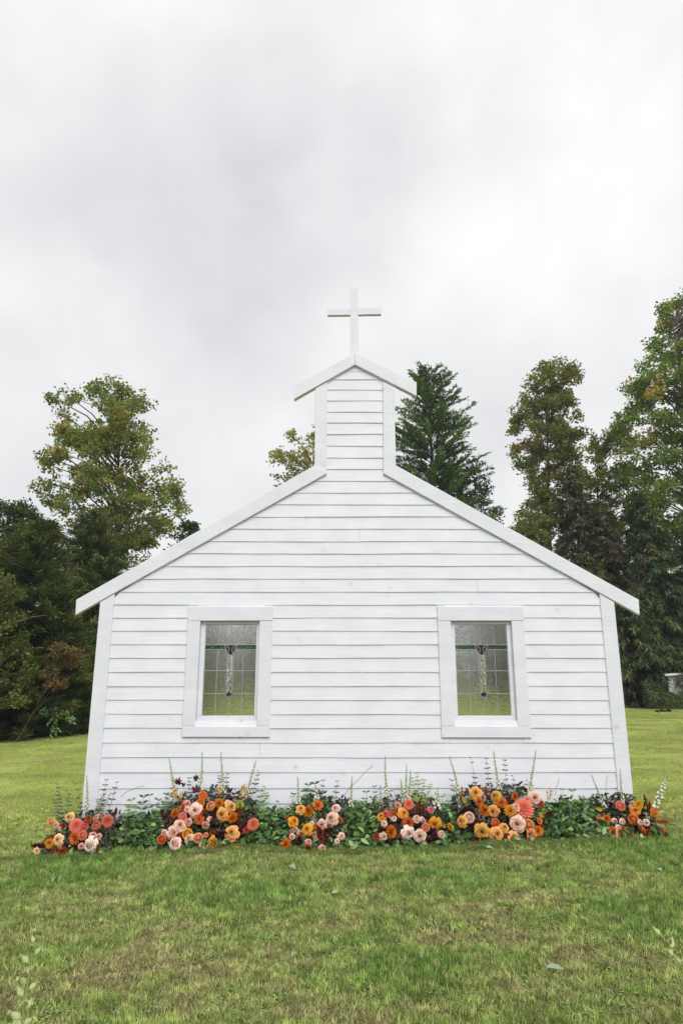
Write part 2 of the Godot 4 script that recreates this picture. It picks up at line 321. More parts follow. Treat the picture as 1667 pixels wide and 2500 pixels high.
const BLOOMS_F := [
	["ball_dahlia", "salmon", 2.78, 0.34, -7.33, 0.089, 0], ["rose", "peachorange", 2.91, 0.30, -7.30, 0.103, 0], ["ball_dahlia", "orange", 2.86, 0.23, -7.24, 0.091, 0], ["ball_dahlia", "orange", 3.09, 0.29, -7.27, 0.082, 0],
	["button_mum", "golden", 2.94, 0.36, -7.28, 0.081, 0], ["chrysanthemum", "golden", 2.91, 0.15, -7.17, 0.110, 0], ["chrysanthemum", "flame", 2.61, 0.14, -7.12, 0.104, 0], ["chrysanthemum", "flame", 2.73, 0.13, -7.12, 0.110, 0],
	["chrysanthemum", "orange", 3.10, 0.14, -7.15, 0.080, 55], ["ball_dahlia", "salmon", 2.52, 0.24, -7.23, 0.063, 0], ["chrysanthemum", "orange", 2.59, 0.24, -7.22, 0.075, 0], ["spray_rose", "blush", 2.75, 0.21, -7.23, 0.058, 0],
	["spray_rose", "blush", 2.69, 0.17, -7.18, 0.052, 0], ["spray_rose", "blush", 2.91, 0.21, -7.19, 0.056, 0], ["spray_rose", "blush", 2.96, 0.21, -7.18, 0.062, 0], ["spray_rose", "blush", 2.67, 0.22, -7.23, 0.052, 0],
	["button_mum", "rust", 2.46, 0.17, -7.17, 0.058, 0], ["button_mum", "rust", 2.66, 0.09, -7.12, 0.075, 0], ["button_mum", "darkred", 2.56, 0.10, -7.09, 0.051, 0], ["button_mum", "rust", 2.95, 0.14, -7.12, 0.055, 0],
	["button_mum", "rust", 2.81, 0.06, -7.08, 0.045, 0], ["button_mum", "rust", 3.09, 0.10, -7.13, 0.049, 0], ["filler_blossom", "ivory", 3.00, 0.26, -7.22, 0.086, 0], ["button_mum", "lime", 2.58, 0.19, -7.20, 0.049, 0],
	["amaranth_plume", "burgundy", 2.68, 0.33, -7.33, 0.119, 85], ["amaranth_plume", "burgundy", 2.84, 0.33, -7.32, 0.131, 110], ["amaranth_plume", "burgundy", 2.96, 0.27, -7.27, 0.118, 40], ["amaranth_plume", "bronze", 3.03, 0.38, -7.30, 0.144, 100],
	["amaranth_plume", "bronze", 3.06, 0.33, -7.31, 0.125, 80], ["amaranth_plume", "flame", 3.14, 0.22, -7.23, 0.135, 5], ["maple_leaf", "maroon", 2.77, 0.10, -7.10, 0.084, 180], ["broad_leaf", "green", 2.68, 0.22, -7.21, 0.058, 0],
	["broad_leaf", "green", 3.01, 0.16, -7.16, 0.085, 0], ["broad_leaf", "yellow", 2.56, 0.31, -7.31, 0.075, 0],
]

# ---------------------------------------------------------------- the scene
func _ready() -> void:
	var cam := Camera3D.new()
	cam.name = "camera"
	cam.position = Vector3(0, EYE, 0)
	cam.rotation_degrees = Vector3(14.3, 0, 0)
	cam.fov = 73.74
	cam.near = 0.05
	cam.far = 900.0
	add_child(cam)
	cam.current = true
	var env := Environment.new()
	env.background_mode = Environment.BG_SKY
	var pano := PanoramaSkyMaterial.new()
	pano.panorama = ImageTexture.create_from_image(cloudy_sky())
	pano.energy_multiplier = 1.0
	env.sky = Sky.new()
	env.sky.sky_material = pano
	env.tonemap_mode = Environment.TONE_MAPPER_LINEAR
	env.tonemap_exposure = 1.26
	env.fog_enabled = true
	env.fog_density = 0.0006
	env.fog_light_color = Color(0.93, 0.95, 1.0)
	env.sdfgi_enabled = true
	env.ssao_enabled = true
	env.ssil_enabled = true
	var world := WorldEnvironment.new()
	world.name = "sky"
	world.environment = env
	add_child(world)
	var sun := DirectionalLight3D.new()
	sun.name = "sun"
	sun.light_energy = 0.48
	sun.light_color = Color(1.0, 0.99, 0.97)
	sun.light_angular_distance = 40.0
	sun.shadow_enabled = true
	sun.rotation_degrees = Vector3(-43, 14, 0)
	add_child(sun)

	patch.seed = 11; patch.frequency = 1.7; patch.fractal_octaves = 4
	fine.seed = 5; fine.frequency = 5.0; fine.fractal_octaves = 3
	bumps.seed = 8; bumps.frequency = 0.35; bumps.fractal_octaves = 3

	build_lawn()
	build_chapel()
	build_woods()
	build_flower_bed()
	build_grass()
	build_small_things()


# Cloud cover: soft grey banks and thin bright places, of one character all round
func cloudy_sky() -> Image:
	var w := 1024
	var h := 512
	var big := FastNoiseLite.new()
	big.seed = 21; big.frequency = 0.9; big.fractal_octaves = 4; big.fractal_gain = 0.45
	var small := FastNoiseLite.new()
	small.seed = 4; small.frequency = 3.2; small.fractal_octaves = 4
	# banks: [east, up, north, reach, strength]
	var banks := [
		[-0.18, 0.57, 0.80, 0.19, -0.110], [0.01, 0.74, 0.68, 0.17, -0.075], [-0.19, 0.66, 0.72, 0.14, -0.050], [0.04, 0.64, 0.77, 0.11, -0.050], [-0.38, 0.60, 0.71, 0.11, -0.050], [-0.10, 0.48, 0.87, 0.10, -0.005], [0.33, 0.45, 0.83, 0.12, -0.035],
		[0.21, 0.34, 0.92, 0.10, -0.060], [-0.42, 0.26, 0.87, 0.10, -0.040], [-0.35, 0.69, 0.64, 0.10, -0.030], [-0.30, 0.56, 0.77, 0.12, -0.050], [0.28, 0.63, 0.72, 0.20, 0.060], [0.35, 0.53, 0.77, 0.14, 0.045], [-0.38, 0.48, 0.79, 0.13, 0.060],
		[-0.26, 0.50, 0.83, 0.08, 0.050], [-0.24, 0.73, 0.64, 0.09, 0.045], [-0.14, 0.35, 0.93, 0.12, 0.060], [0.24, 0.24, 0.94, 0.09, 0.060], [-0.42, 0.34, 0.84, 0.08, 0.030], [0.19, 0.54, 0.82, 0.12, 0.050],
	[0.02, 0.50, 0.86, 0.09, 0.045],
	]
	var dirs := []
	for b in banks:
		dirs.append(Vector3(b[0], b[1], -b[2]).normalized())
	var im := Image.create(w, h, false, Image.FORMAT_RGBF)
	for y in h:
		var el := PI * (0.5 - (y + 0.5) / h)
		for x in w:
			var az := TAU * (x + 0.5) / w
			var d := Vector3(sin(az) * cos(el), sin(el), -cos(az) * cos(el))
			var l := 0.872 + 0.07 * big.get_noise_3dv(d * 2.0) + 0.065 * small.get_noise_3dv(d * 2.0)
			l += 0.028 * (smoothstep(-0.12, 0.22, small.get_noise_3dv(d * 1.3 + Vector3(5, 2, 1))) - 0.5)
			l += 0.60 * pow(maxf(d.y, 0.0), 7.0)
			for k in banks.size():
				var f: float = d.distance_squared_to(dirs[k]) / (banks[k][3] * banks[k][3])
				if f < 6.0:
					l += banks[k][4] * exp(-f)
			var cold := clampf((0.97 - l) * 1.2, 0.0, 0.3)
			l /= 1.25
			im.set_pixel(x, y, Color(l * (1.0 - 0.09 * cold), l * (1.0 - 0.03 * cold), l * (1.0 + 0.10 * cold)))
	return im


func build_lawn() -> void:
	var g := Geo.new()
	var xs := PackedFloat32Array()
	for k in 97:
		var t := (k - 48) / 48.0
		xs.push_back(signf(t) * (12.0 * absf(t) + 388.0 * pow(absf(t), 6.0)))
	var k0 := 0
	for b in 97:
		for a in 97:
			var x := xs[a]
			var z := xs[b] - 8.0
			var col := lawn_colour(x, z).lerp(Color(0.13, 0.105, 0.05), 0.50 - 0.40 * smoothstep(7.5, 14.0, -z))
			g.v.push_back(Vector3(x, ground(x, z), z)); g.c.push_back(col); g.u.push_back(Vector2(x, z)); g.n.push_back(Vector3.UP)
	for b in 96:
		for a in 96:
			var q := k0 + b * 97 + a
			g.i.append_array(PackedInt32Array([q, q + 1, q + 97, q + 1, q + 98, q + 97]))
	var m := living("lawn_soil", Color.WHITE, 0.0, 0.95, 0.1)
	m.cull_mode = BaseMaterial3D.CULL_BACK
	var nt := NoiseTexture2D.new()
	nt.width = 512; nt.height = 512; nt.seamless = true
	var no := FastNoiseLite.new()
	no.seed = 3; no.frequency = 0.05; no.fractal_octaves = 5
	nt.noise = no
	var ramp := Gradient.new()
	ramp.set_color(0, Color(0.45, 0.45, 0.42)); ramp.set_color(1, Color(1, 1, 1))
	nt.color_ramp = ramp
	m.albedo_texture = nt
	m.uv1_triplanar = true
	m.uv1_world_triplanar = true
	m.uv1_scale = Vector3(1.3, 1.3, 1.3)
	var o := put("lawn", g.mesh(), m)
	o.set_meta("kind", "structure")
	o.set_meta("label", "mown green lawn with dry straw-coloured patches around the chapel front")


# bare and dry spots seen in the turf: x, z, reach, how dry
const DRY := [[0.55, -4.55, 0.16, 1.0], [-0.15, -5.0, 0.35, 0.7], [1.45, -4.35, 0.30, 0.8], [-1.0, -4.5, 0.45, 0.6], [0.9, -4.9, 0.4, 0.6], [-1.9, -5.6, 0.4, 0.55], [-1.2, -6.85, 0.25, 0.8], [1.3, -5.3, 0.3, 0.5], [-0.4, -4.0, 0.35, 0.7], [0.2, -5.6, 0.3, 0.5], [1.7, -6.5, 0.3, 0.5], [0.4, -6.4, 0.3, 0.45], [-1.5, -4.0, 0.4, 0.6]]
const LUSH := [[0.35, -4.15, 0.3, 0.9], [-0.5, -5.6, 0.5, 0.7], [0.9, -6.0, 0.6, 0.6], [-2.3, -6.5, 0.6, 0.9], [1.9, -5.0, 0.4, 0.8], [2.9, -6.6, 0.6, 1.0], [0.2, -4.7, 0.2, 0.7], [-1.1, -5.9, 0.4, 0.7]]


func dryness(x: float, z: float) -> float:
	var d := patch.get_noise_2d(x, z) * 0.75 + fine.get_noise_2d(x, z) * 0.45
	for s in DRY:
		var f: float = ((x - s[0]) * (x - s[0]) + (z - s[1]) * (z - s[1])) / (s[2] * s[2])
		if f < 4.0:
			d += s[3] * 0.75 * exp(-f)
	for s in LUSH:
		var f: float = ((x - s[0]) * (x - s[0]) + (z - s[1]) * (z - s[1])) / (s[2] * s[2])
		if f < 4.0:
			d -= s[3] * exp(-f)
	return d


func lawn_colour(x: float, z: float) -> Color:
	var d := dryness(x, z)
	var col := Color(0.49, 0.59, 0.195)
	if d > 0.0:
		col = mixed(col, Color(0.70, 0.61, 0.35), d * 0.9)
	else:
		col = mixed(col, Color(0.29, 0.47, 0.12), -d * 1.3)
	# clumps of thicker and thinner growth
	col = col * (1.0 + 0.50 * fine.get_noise_2d(x * 1.1 + 9.0, z * 1.1) + 0.35 * fine.get_noise_2d(x * 3.1, z * 3.1 + 20.0))
	# beyond the chapel the turf is a lighter, yellower green, mown in bands
	var far := smoothstep(7.0, 12.0, -z + absf(x) * 0.3)
	var bands := sin((x * 0.35 - z) * 2.6) * 0.09 + 1.0
	var wide := 1.0 + 0.30 * patch.get_noise_2d(x * 0.22, z * 0.12) + 0.16 * patch.get_noise_2d(x * 0.8, z * 0.4 + 60.0)
	var tan := clampf(patch.get_noise_2d(x * 0.3 + 80.0, z * 0.16) * 1.6, 0.0, 0.55)
	return mixed(col, Color(0.70, 0.81, 0.24).lerp(Color(0.72, 0.66, 0.30), tan) * bands * wide, far * 0.86)


# ---------------------------------------------------------------- the chapel front
func painted() -> StandardMaterial3D:
	if mats.has("painted"):
		return mats["painted"]
	# white paint over knotty boards, laid out over the whole front: one texel is about 6 mm
	var w := 1100
	var h := 1100
	var im := Image.create(w, h, false, Image.FORMAT_RGB8)
	var grain := FastNoiseLite.new()
	grain.seed = 31; grain.frequency = 0.02; grain.fractal_octaves = 4
	var blot := FastNoiseLite.new()
	blot.seed = 14; blot.frequency = 0.012; blot.fractal_octaves = 3
	for y in h:
		for x in w:
			var a := grain.get_noise_2d(x * 0.35, y * 7.0) * 0.020 + blot.get_noise_2d(x, y * 1.6) * 0.024
			im.set_pixel(x, y, Color(0.905 + a, 0.911 + a, 0.943 + a * 0.8))
	var r := RandomNumberGenerator.new()
	r.seed = 77
	for k in 230:
		# a knot whose resin shows through the paint
		var cx := r.randi_range(8, w - 9)
		var cy := r.randi_range(8, h - 9)
		var rad := r.randf_range(1.2, 3.6)
		var deep := r.randf_range(0.02, 0.11) * (1.0 if r.randf() < 0.75 else 1.7)
		for dy in range(-8, 9):
			for dx in range(-8, 9):
				var f := exp(-(dx * dx * 0.6 + dy * dy) / (rad * rad)) * deep * (0.7 + 0.6 * r.randf())
				var was := im.get_pixel(cx + dx, cy + dy)
				im.set_pixel(cx + dx, cy + dy, Color(was.r * (1.0 - f * 0.35), was.g * (1.0 - f * 0.75), was.b * (1.0 - f * 1.25)))
	for k in 700:
		# nail heads and small dents
		var cx := r.randi_range(4, w - 5)
		var cy := r.randi_range(4, h - 5)
		var was := im.get_pixel(cx, cy)
		im.set_pixel(cx, cy, was.darkened(r.randf_range(0.08, 0.28)))
	im.generate_mipmaps()
	var m := plain("painted", Color.WHITE, 0.55, 0.4)
	m.albedo_texture = ImageTexture.create_from_image(im)
	m.uv1_scale = Vector3(1.0 / 6.6, -1.0 / 6.6, 1)
	m.uv1_offset = Vector3(0.47, 0.985, 0)
	return m


func poly(pts: Array) -> PackedVector2Array:
	var p := PackedVector2Array()
	for k in range(0, pts.size(), 2):
		p.push_back(Vector2(pts[k], pts[k + 1]))
	return p


# half-width of the boarded wall at a height, under the middle of the trim
func half_width(y: float) -> float:
	if y > 5.06:
		return maxf(0.02, 0.40 - (y - 5.08) / 0.593 * 1.0)
	if y > 3.93:
		return 0.40
	if y > 2.42:
		return minf(0.43 + (3.93 - y) / 0.596 * 0.945, 2.76)
	return 2.76


# one lapped board between two heights and two ends; its foot stands proud of the board below
func clapboard(parent: Node, y0: float, y1: float, x0a: float, x1a: float, x0b: float, x1b: float) -> void:
	var g := Geo.new()
	var foot := WALL_Z - 0.0155
	var top := WALL_Z - 0.027
	var n := maxi(2, int((x1a - x0a) / 0.12))
	var ph := rnd(0, 50)
	var lean := rnd(-0.0022, 0.0022)
	var nor := Vector3(0, 0.10, 1).normalized()
	var pa := Vector3.ZERO; var pb := Vector3.ZERO; var pc := Vector3.ZERO; var pd := Vector3.ZERO
	for k in n + 1:
		var t := float(k) / n
		var xa := lerpf(x0a, x1a, t)
		var xb := lerpf(x0b, x1b, t)
		var wave := fine.get_noise_2d(xa * 0.13 + ph, y0 * 3.0) * 0.006 + lean * (xa - MID) / 2.8
		var bow := fine.get_noise_2d(xa * 0.2 + ph, 40.0) * 0.005
		var a := Vector3(xa, y0 + wave, foot + bow)
		var b := Vector3(xb, y1, top)
		var cc := Vector3(xa, y0 + wave + 0.003, foot - 0.012)
		var dd := Vector3(xb, y1, top - 0.008)
		if k > 0:
			g.quad(pa, a, b, pb, nor)
			g.quad(pc, cc, a, pa, Vector3(0, -1, 0))
			g.quad(pc, pd, dd, cc, Vector3(0, 0, -1))
		else:
			g.quad(cc, a, b, dd, Vector3(-1, 0, 0))
		if k == n:
			g.quad(cc, dd, b, a, Vector3(1, 0, 0))
		pa = a; pb = b; pc = cc; pd = dd
	part(parent, "clapboard", g.mesh(), painted())


func trim(parent: Node, called: String, pts: Array, z0: float, z1: float) -> MeshInstance3D:
	var g := Geo.new()
	g.slab(poly(pts), WALL_Z + z0, WALL_Z + z1, 0.004)
	return part(parent, called, g.mesh(), painted())


func build_chapel() -> void:
	rng.seed = 100
	var chapel := thing("chapel_facade", "white clapboard chapel front with gabled belfry, cross and two stained glass windows", "chapel facade")
	# lap lines measured from the foot of the wall to the peak
	var laps := [0.17, 0.316, 0.466, 0.622, 0.770, 0.917, 1.066, 1.207, 1.354, 1.499, 1.647, 1.797, 1.942, 2.088, 2.231, 2.375, 2.520, 2.667, 2.810, 2.954, 3.095, 3.242, 3.386, 3.530, 3.671, 3.813, 3.959, 4.101, 4.247, 4.394, 4.537, 4.676, 4.822, 4.963, 5.10, 5.205]
	var below := [-0.10, 0.02]
	below.append_array(laps)
	for k in below.size():
		var y0: float = below[k]
		var y1: float = y0 + 0.168
		if y1 > 5.33:
			y1 = 5.33
		var a := half_width(y0 + 0.02)
		var b := half_width(y1)
		var l := MID
		if y0 > 3.9:
			l = 0.163
		if y1 > 0.99 and y0 < 2.34:
			clapboard(chapel, y0, y1, MID - a, -1.60, MID - b, -1.60)
			clapboard(chapel, y0, y1, -0.84, 1.14, -0.84, 1.14)
			clapboard(chapel, y0, y1, 1.93, MID + a, 1.93, MID + b)
			if y1 > 2.356:
				clapboard(chapel, 2.350, y1, -1.598, -0.842, -1.598, -0.842)
				clapboard(chapel, 2.350, y1, 1.142, 1.928, 1.142, 1.928)
			if y0 < 1.05:
				clapboard(chapel, y0, 1.05, -1.598, -0.842, -1.598, -0.842)
				clapboard(chapel, y0, 1.05, 1.142, 1.928, 1.142, 1.928)
		elif k % 4 == 2 and y0 < 3.2:
			# two lengths butted end to end
			var cut := MID + rnd(-0.5, 0.6) * a
			clapboard(chapel, y0, y1, l - a, cut, l - b, cut)
			clapboard(chapel, y0, y1, cut + 0.002, l + a, cut + 0.002, l + b)
		else:
			clapboard(chapel, y0, y1, l - a, l + a, l - b, l + b)
	# plywood behind the boards, open at the windows
	var back := plain("plywood", Color(0.80, 0.80, 0.80), 0.85, 0.3)
	for p in [[-2.66, -0.08, 3.0, -0.08, 3.0, 1.0, -2.66, 1.0], [-2.66, 1.002, -1.60, 1.002, -1.60, 2.3, -2.66, 2.3], [-0.86, 1.002, 1.17, 1.002, 1.17, 2.3, -0.86, 2.3], [1.90, 1.002, 3.0, 1.002, 3.0, 2.3, 1.90, 2.3], [-2.66, 2.302, 3.0, 2.302, 3.0, 2.45, 0.55, 3.96, 0.55, 5.02, 0.17, 5.25, -0.22, 5.02, -0.22, 3.96, -2.66, 2.45]]:
		var g := Geo.new()
		g.slab(poly(p), WALL_Z - 0.075, WALL_Z - 0.062)
		part(chapel, "backing_panel", g.mesh(), back)
	# corner boards, each with its return along the edge of the frame
	trim(chapel, "corner_board", [-2.686, -0.12, -2.530, -0.10, -2.526, 2.50, -2.680, 2.405], -0.045, 0.0)
	trim(chapel, "corner_board", [2.876, -0.10, 3.028, -0.08, 3.028, 2.405, 2.874, 2.50], -0.045, 0.0)
	for s in [-2.684, 3.002]:
		var g := Geo.new()
		g.box(Vector3(s, -0.1, WALL_Z - 0.14), Vector3(s + 0.024, 2.38, WALL_Z - 0.047))
		part(chapel, "corner_return", g.mesh(), painted())
	# belfry corner boards
	trim(chapel, "belfry_corner_board", [-0.315, 3.996, -0.173, 3.900, -0.173, 5.058, -0.315, 4.974], -0.045, 0.002)
	trim(chapel, "belfry_corner_board", [0.490, 3.900, 0.635, 3.998, 0.635, 4.978, 0.500, 5.062], -0.045, 0.002)
	# rake boards of the gable and of the belfry
	trim(chapel, "rake_board", [-2.944, 2.428, -2.936, 2.260, -0.173, 3.897, -0.316, 3.994], -0.045, 0.012)
	trim(chapel, "rake_board", [3.298, 2.428, 3.290, 2.260, 0.489, 3.897, 0.634, 3.998], -0.045, 0.012)
	trim(chapel, "belfry_rake_board", [-0.572, 4.998, -0.566, 4.826, 0.164, 5.279, 0.164, 5.436], -0.060, 0.018)
	trim(chapel, "belfry_rake_board", [0.904, 5.046, 0.899, 4.868, 0.166, 5.279, 0.166, 5.436], -0.060, 0.016)
	# the cross: an upright with two arms let into it
	var cross := Node3D.new()
	cross.name = "cross"
	chapel.add_child(cross, true)
	var x := [["upright", [0.108, 5.33, 0.210, 5.33, 0.203, 6.345, 0.110, 6.343], -0.042, 0.006], ["arm", [-0.173, 6.046, -0.172, 5.955, 0.108, 5.958, 0.110, 6.050], -0.042, 0.003], ["arm", [0.205, 6.053, 0.206, 5.961, 0.492, 5.968, 0.493, 6.066], -0.042, 0.003]]
	for e in x:
		var g := Geo.new()
		g.slab(poly(e[1]), WALL_Z + e[2], WALL_Z + e[3], 0.003)
		part(cross, e[0], g.mesh(), painted())
	window(chapel, -1.692, -0.760, 0.976, 2.356, -1.555, -0.902, -1.503, -0.938)
	window(chapel, 1.062, 2.010, 0.970, 2.356, 1.204, 1.874, 1.251, 1.828)


func glass(key: String, col: Color, rough: float, relief: float, size: float) -> StandardMaterial3D:
	if mats.has(key):
		return mats[key]
	var m := plain(key, Color(col, 0.0), rough, 0.5)
	m.refraction_enabled = true
	m.refraction_scale = 0.05
	var nt := NoiseTexture2D.new()
	nt.width = 512; nt.height = 512; nt.seamless = true
	var no := FastNoiseLite.new()
	no.seed = key.hash() % 1000
	no.noise_type = FastNoiseLite.TYPE_CELLULAR if relief > 2.0 else FastNoiseLite.TYPE_SIMPLEX_SMOOTH
	no.frequency = 0.05
	no.fractal_octaves = 2
	nt.noise = no
	nt.as_normal_map = true
	nt.bump_strength = 8.0
	m.normal_enabled = relief > 0.0
	m.normal_texture = nt
	m.normal_scale = relief
	m.uv1_scale = Vector3(size, size, 1)
	return m


# a pane of glass whose face is rolled or beaten into small facets
func hammered(g: Geo, x0: float, x1: float, y0: float, y1: float, z0: float, z1: float, cell: float, relief: float) -> void:
	var nx := maxi(3, int((x1 - x0) / cell))
	var ny := maxi(3, int((y1 - y0) / cell))
	var pts := []
	for b in ny + 1:
		for a in nx + 1:
			var rim := a == 0 or b == 0 or a == nx or b == ny
			var j := Vector2.ZERO if rim else Vector2(rnd(-0.3, 0.3), rnd(-0.3, 0.3))
			pts.append(Vector3(lerpf(x0, x1, (a + j.x) / nx), lerpf(y0, y1, (b + j.y) / ny), z1 if rim else z1 + rnd(-0.4, 1.0) * relief))
	for b in ny:
		for a in nx:
			var p: Vector3 = pts[b * (nx + 1) + a]; var q: Vector3 = pts[b * (nx + 1) + a + 1]
			var r: Vector3 = pts[(b + 1) * (nx + 1) + a]; var s: Vector3 = pts[(b + 1) * (nx + 1) + a + 1]
			var flip := Vector3(0, 0, 1)
			for t in [[p, q, s], [p, s, r]]:
				var nn: Vector3 = (t[1] - t[0]).cross(t[2] - t[0]).normalized()
				g.tri(t[0], t[1], t[2], Color.WHITE, nn if nn.dot(flip) > 0 else -nn)
	var lo := Vector3(x0, y0, z0); var hi := Vector3(x1, y1, z1)
	g.quad(lo, Vector3(x0, y1, z0), Vector3(x1, y1, z0), Vector3(x1, y0, z0), Vector3(0, 0, -1))
	g.quad(lo, Vector3(x0, y0, z1), Vector3(x0, y1, z1), Vector3(x0, y1, z0), Vector3(-1, 0, 0))
	g.quad(Vector3(x1, y0, z0), Vector3(x1, y1, z0), hi, Vector3(x1, y0, z1), Vector3(1, 0, 0))
	g.quad(Vector3(x0, y1, z0), Vector3(x0, y1, z1), hi, Vector3(x1, y1, z0), Vector3(0, 1, 0))
	g.quad(lo, Vector3(x1, y0, z0), Vector3(x1, y0, z1), Vector3(x0, y0, z1), Vector3(0, -1, 0))


func window(chapel: Node3D, ox0: float, ox1: float, oy0: float, oy1: float, ix0: float, ix1: float, gx0: float, gx1: float) -> void:
	var win := Node3D.new()
	win.name = under(chapel, "window")
	chapel.add_child(win, true)
	var iy1 := 2.197
	var iy0 := 1.088
	trim(win, "casing", [ox0, iy1, ox1, iy1 + 0.001, ox1, oy1, ox0, oy1 + 0.002], -0.035, 0.006)
	trim(win, "casing", [ox0 + 0.001, iy0 - 0.001, ix0, iy0 - 0.001, ix0, iy1 - 0.002, ox0 + 0.001, iy1 - 0.002], -0.035, 0.004)
	trim(win, "casing", [ix1, iy0 - 0.001, ox1 - 0.001, iy0 - 0.001, ox1 - 0.001, iy1 - 0.002, ix1, iy1 - 0.002], -0.035, 0.004)
	trim(win, "casing", [ox0, oy0, ox1, oy0 - 0.002, ox1, iy0 - 0.003, ox0, iy0 - 0.003], -0.035, 0.005)
	# lining of the opening
	var jamb := painted()
	var deep := WALL_Z - 0.085
	for b in [[ix0 - 0.02, iy0, ix0, iy1], [ix1, iy0, ix1 + 0.02, iy1]]:
		var g := Geo.new()
		g.box(Vector3(b[0], b[1], deep), Vector3(b[2], b[3], WALL_Z - 0.036))
		part(win, "jamb", g.mesh(), jamb)
	var g0 := Geo.new()
	g0.box(Vector3(ix0 - 0.02, iy1 + 0.001, deep), Vector3(ix1 + 0.02, iy1 + 0.02, WALL_Z - 0.036))
	part(win, "jamb", g0.mesh(), jamb)
	# the sill slopes out
	var s := Geo.new()
	var a := Vector3(ix0, 1.143, WALL_Z - 0.016); var b2 := Vector3(ix1, 1.143, WALL_Z - 0.016)
	var c := Vector3(ix1, 1.092, WALL_Z - 0.004); var d := Vector3(ix0, 1.092, WALL_Z - 0.004)
	s.quad(a, b2, c, d, Vector3(0, 0.22, 0.975).normalized())
	s.quad(d, c, c + Vector3(0, -0.02, 0), d + Vector3(0, -0.02, 0), Vector3(0, 0, 1))
	s.quad(a, b2, b2 + Vector3(0, -0.07, 0), a + Vector3(0, -0.07, 0), Vector3(0, 0, -1))
	part(win, "sill", s.mesh(), painted())
	# sash round the leaded light
	var gy0 := 1.190
	var gy1 := 2.163
	var zs := -0.078
	for f in [[ix0 + 0.001, gy1, ix1 - 0.001, iy1], [ix0 + 0.001, 1.110, ix1 - 0.001, gy0], [ix0 + 0.001, gy0 + 0.001, gx0, gy1 - 0.001], [gx1, gy0 + 0.001, ix1 - 0.001, gy1 - 0.001]]:
		trim(win, "sash", [f[0], f[1], f[2], f[1], f[2], f[3], f[0], f[3]], zs - 0.03, -0.05)
	# the leaded light
	var w := gx1 - gx0
	var h := gy1 - gy0
	var gz0 := WALL_Z - 0.074
	var gz1 := WALL_Z - 0.070
	var X := func(t: float) -> float: return gx0 + t * w
	var Y := func(t: float) -> float: return gy1 - t * h
	var grey := glass("rippled_glass", Color(0.98, 0.985, 0.96), 0.13, 0.0, 7.0)
	var green := glass("green_glass", Color(0.42, 0.64, 0.42), 0.05, 0.0, 5.0)
	var clear := glass("hammered_glass", Color(0.98, 0.99, 0.98), 0.03, 0.0, 11.0)
	var olive := glass("olive_glass", Color(0.42, 0.40, 0.10), 0.15, 0.4, 8.0)
	var plum := glass("plum_glass", Color(0.22, 0.05, 0.09), 0.12, 0.4, 8.0)
	var blue := glass("blue_glass", Color(0.06, 0.36, 0.50), 0.12, 0.4, 8.0)
	var lead := plain("lead_came", Color(0.66, 0.66, 0.69), 0.5, 0.5)
	lead.metallic = 0.1
	var r1 := 0.2285; var r2 := 0.282; var r3 := 0.516; var r4 := 0.762
	var e := 0.003 / w
	var panes := []
	for k in 4:
		panes.append(["pane", grey, k * 0.25, 0.0, (k + 1) * 0.25, r1])
		panes.append(["pane", grey, k * 0.25, r4, (k + 1) * 0.25, 1.0])
	for rr in [[r2, r3], [r3, r4]]:
		for q in [[0.0, 0.25], [0.25, 0.437], [0.563, 0.75], [0.75, 1.0]]:
			panes.append(["pane", grey, q[0], rr[0], q[1], rr[1]])
	panes.append(["green_pane", green, 0.0, r1, 0.385, r2])
	panes.append(["green_pane", green, 0.615, r1, 1.0, r2])
	for q in [[0.437, 0.5], [0.5, 0.563]]:
		panes.append(["hammered_pane", clear, q[0], 0.33, q[1], r3])
		panes.append(["hammered_pane", clear, q[0], r3, q[1], r4])
	for p in panes:
		var g := Geo.new()
		if p[0] == "hammered_pane":
			hammered(g, X.call(p[2] + e), X.call(p[4] - e), Y.call(p[5] - e * 0.6), Y.call(p[3] + e * 0.6), gz0, gz1, 0.0075, 0.0050)
			part(win, p[0], g.mesh(), p[1])
			continue
		hammered(g, X.call(p[2] + e), X.call(p[4] - e), Y.call(p[5] - e * 0.6), Y.call(p[3] + e * 0.6), gz0, gz1, 0.0085 if p[0] == "pane" else 0.012, 0.0007 if p[0] == "pane" else 0.0024)
		part(win, p[0], g.mesh(), p[1])
	# the tulip: two olive petals over a plum heart
	var petals := []
	for sgn in [-1.0, 1.0]:
		var out := PackedVector2Array()
		for k in 9:
			var t := k / 8.0
			out.push_back(Vector2(X.call(0.5 + sgn * (0.118 - 0.070 * pow(t, 1.7))), Y.call(r1 + 0.098 * t)))
		for k in range(7, 0, -1):
			var t := k / 8.0
			out.push_back(Vector2(X.call(0.5 + sgn * (0.118 - 0.070 * pow(t, 1.7) - 0.074 * sin(PI * pow(t, 0.75)) )), Y.call(r1 + 0.098 * t)))
		petals.append(out)
		var g := Geo.new()
		g.slab(out, gz0 + 0.001, gz1 + 0.001)
		part(win, "petal_pane", g.mesh(), olive)
	var heart := Geo.new()
	heart.slab(poly([X.call(0.40), Y.call(r1 + 0.003), X.call(0.60), Y.call(r1 + 0.003), X.call(0.53), Y.call(0.265), X.call(0.55), Y.call(0.325), X.call(0.5), Y.call(0.345), X.call(0.45), Y.call(0.325), X.call(0.47), Y.call(0.265)]), gz0 - 0.0055, gz1 - 0.0055)
	part(win, "heart_pane", heart.mesh(), plum)
	var cup := PackedVector2Array()
	for k in 9:
		var t := PI * k / 8.0
		cup.push_back(Vector2(X.call(0.5 + 0.062 * cos(t)), Y.call(r4 + 0.004 + 0.036 * sin(t))))
	cup.push_back(Vector2(X.call(0.47), Y.call(r4 - 0.004)))
	cup.push_back(Vector2(X.call(0.5), Y.call(r4 - 0.022)))
	cup.push_back(Vector2(X.call(0.53), Y.call(r4 - 0.004)))
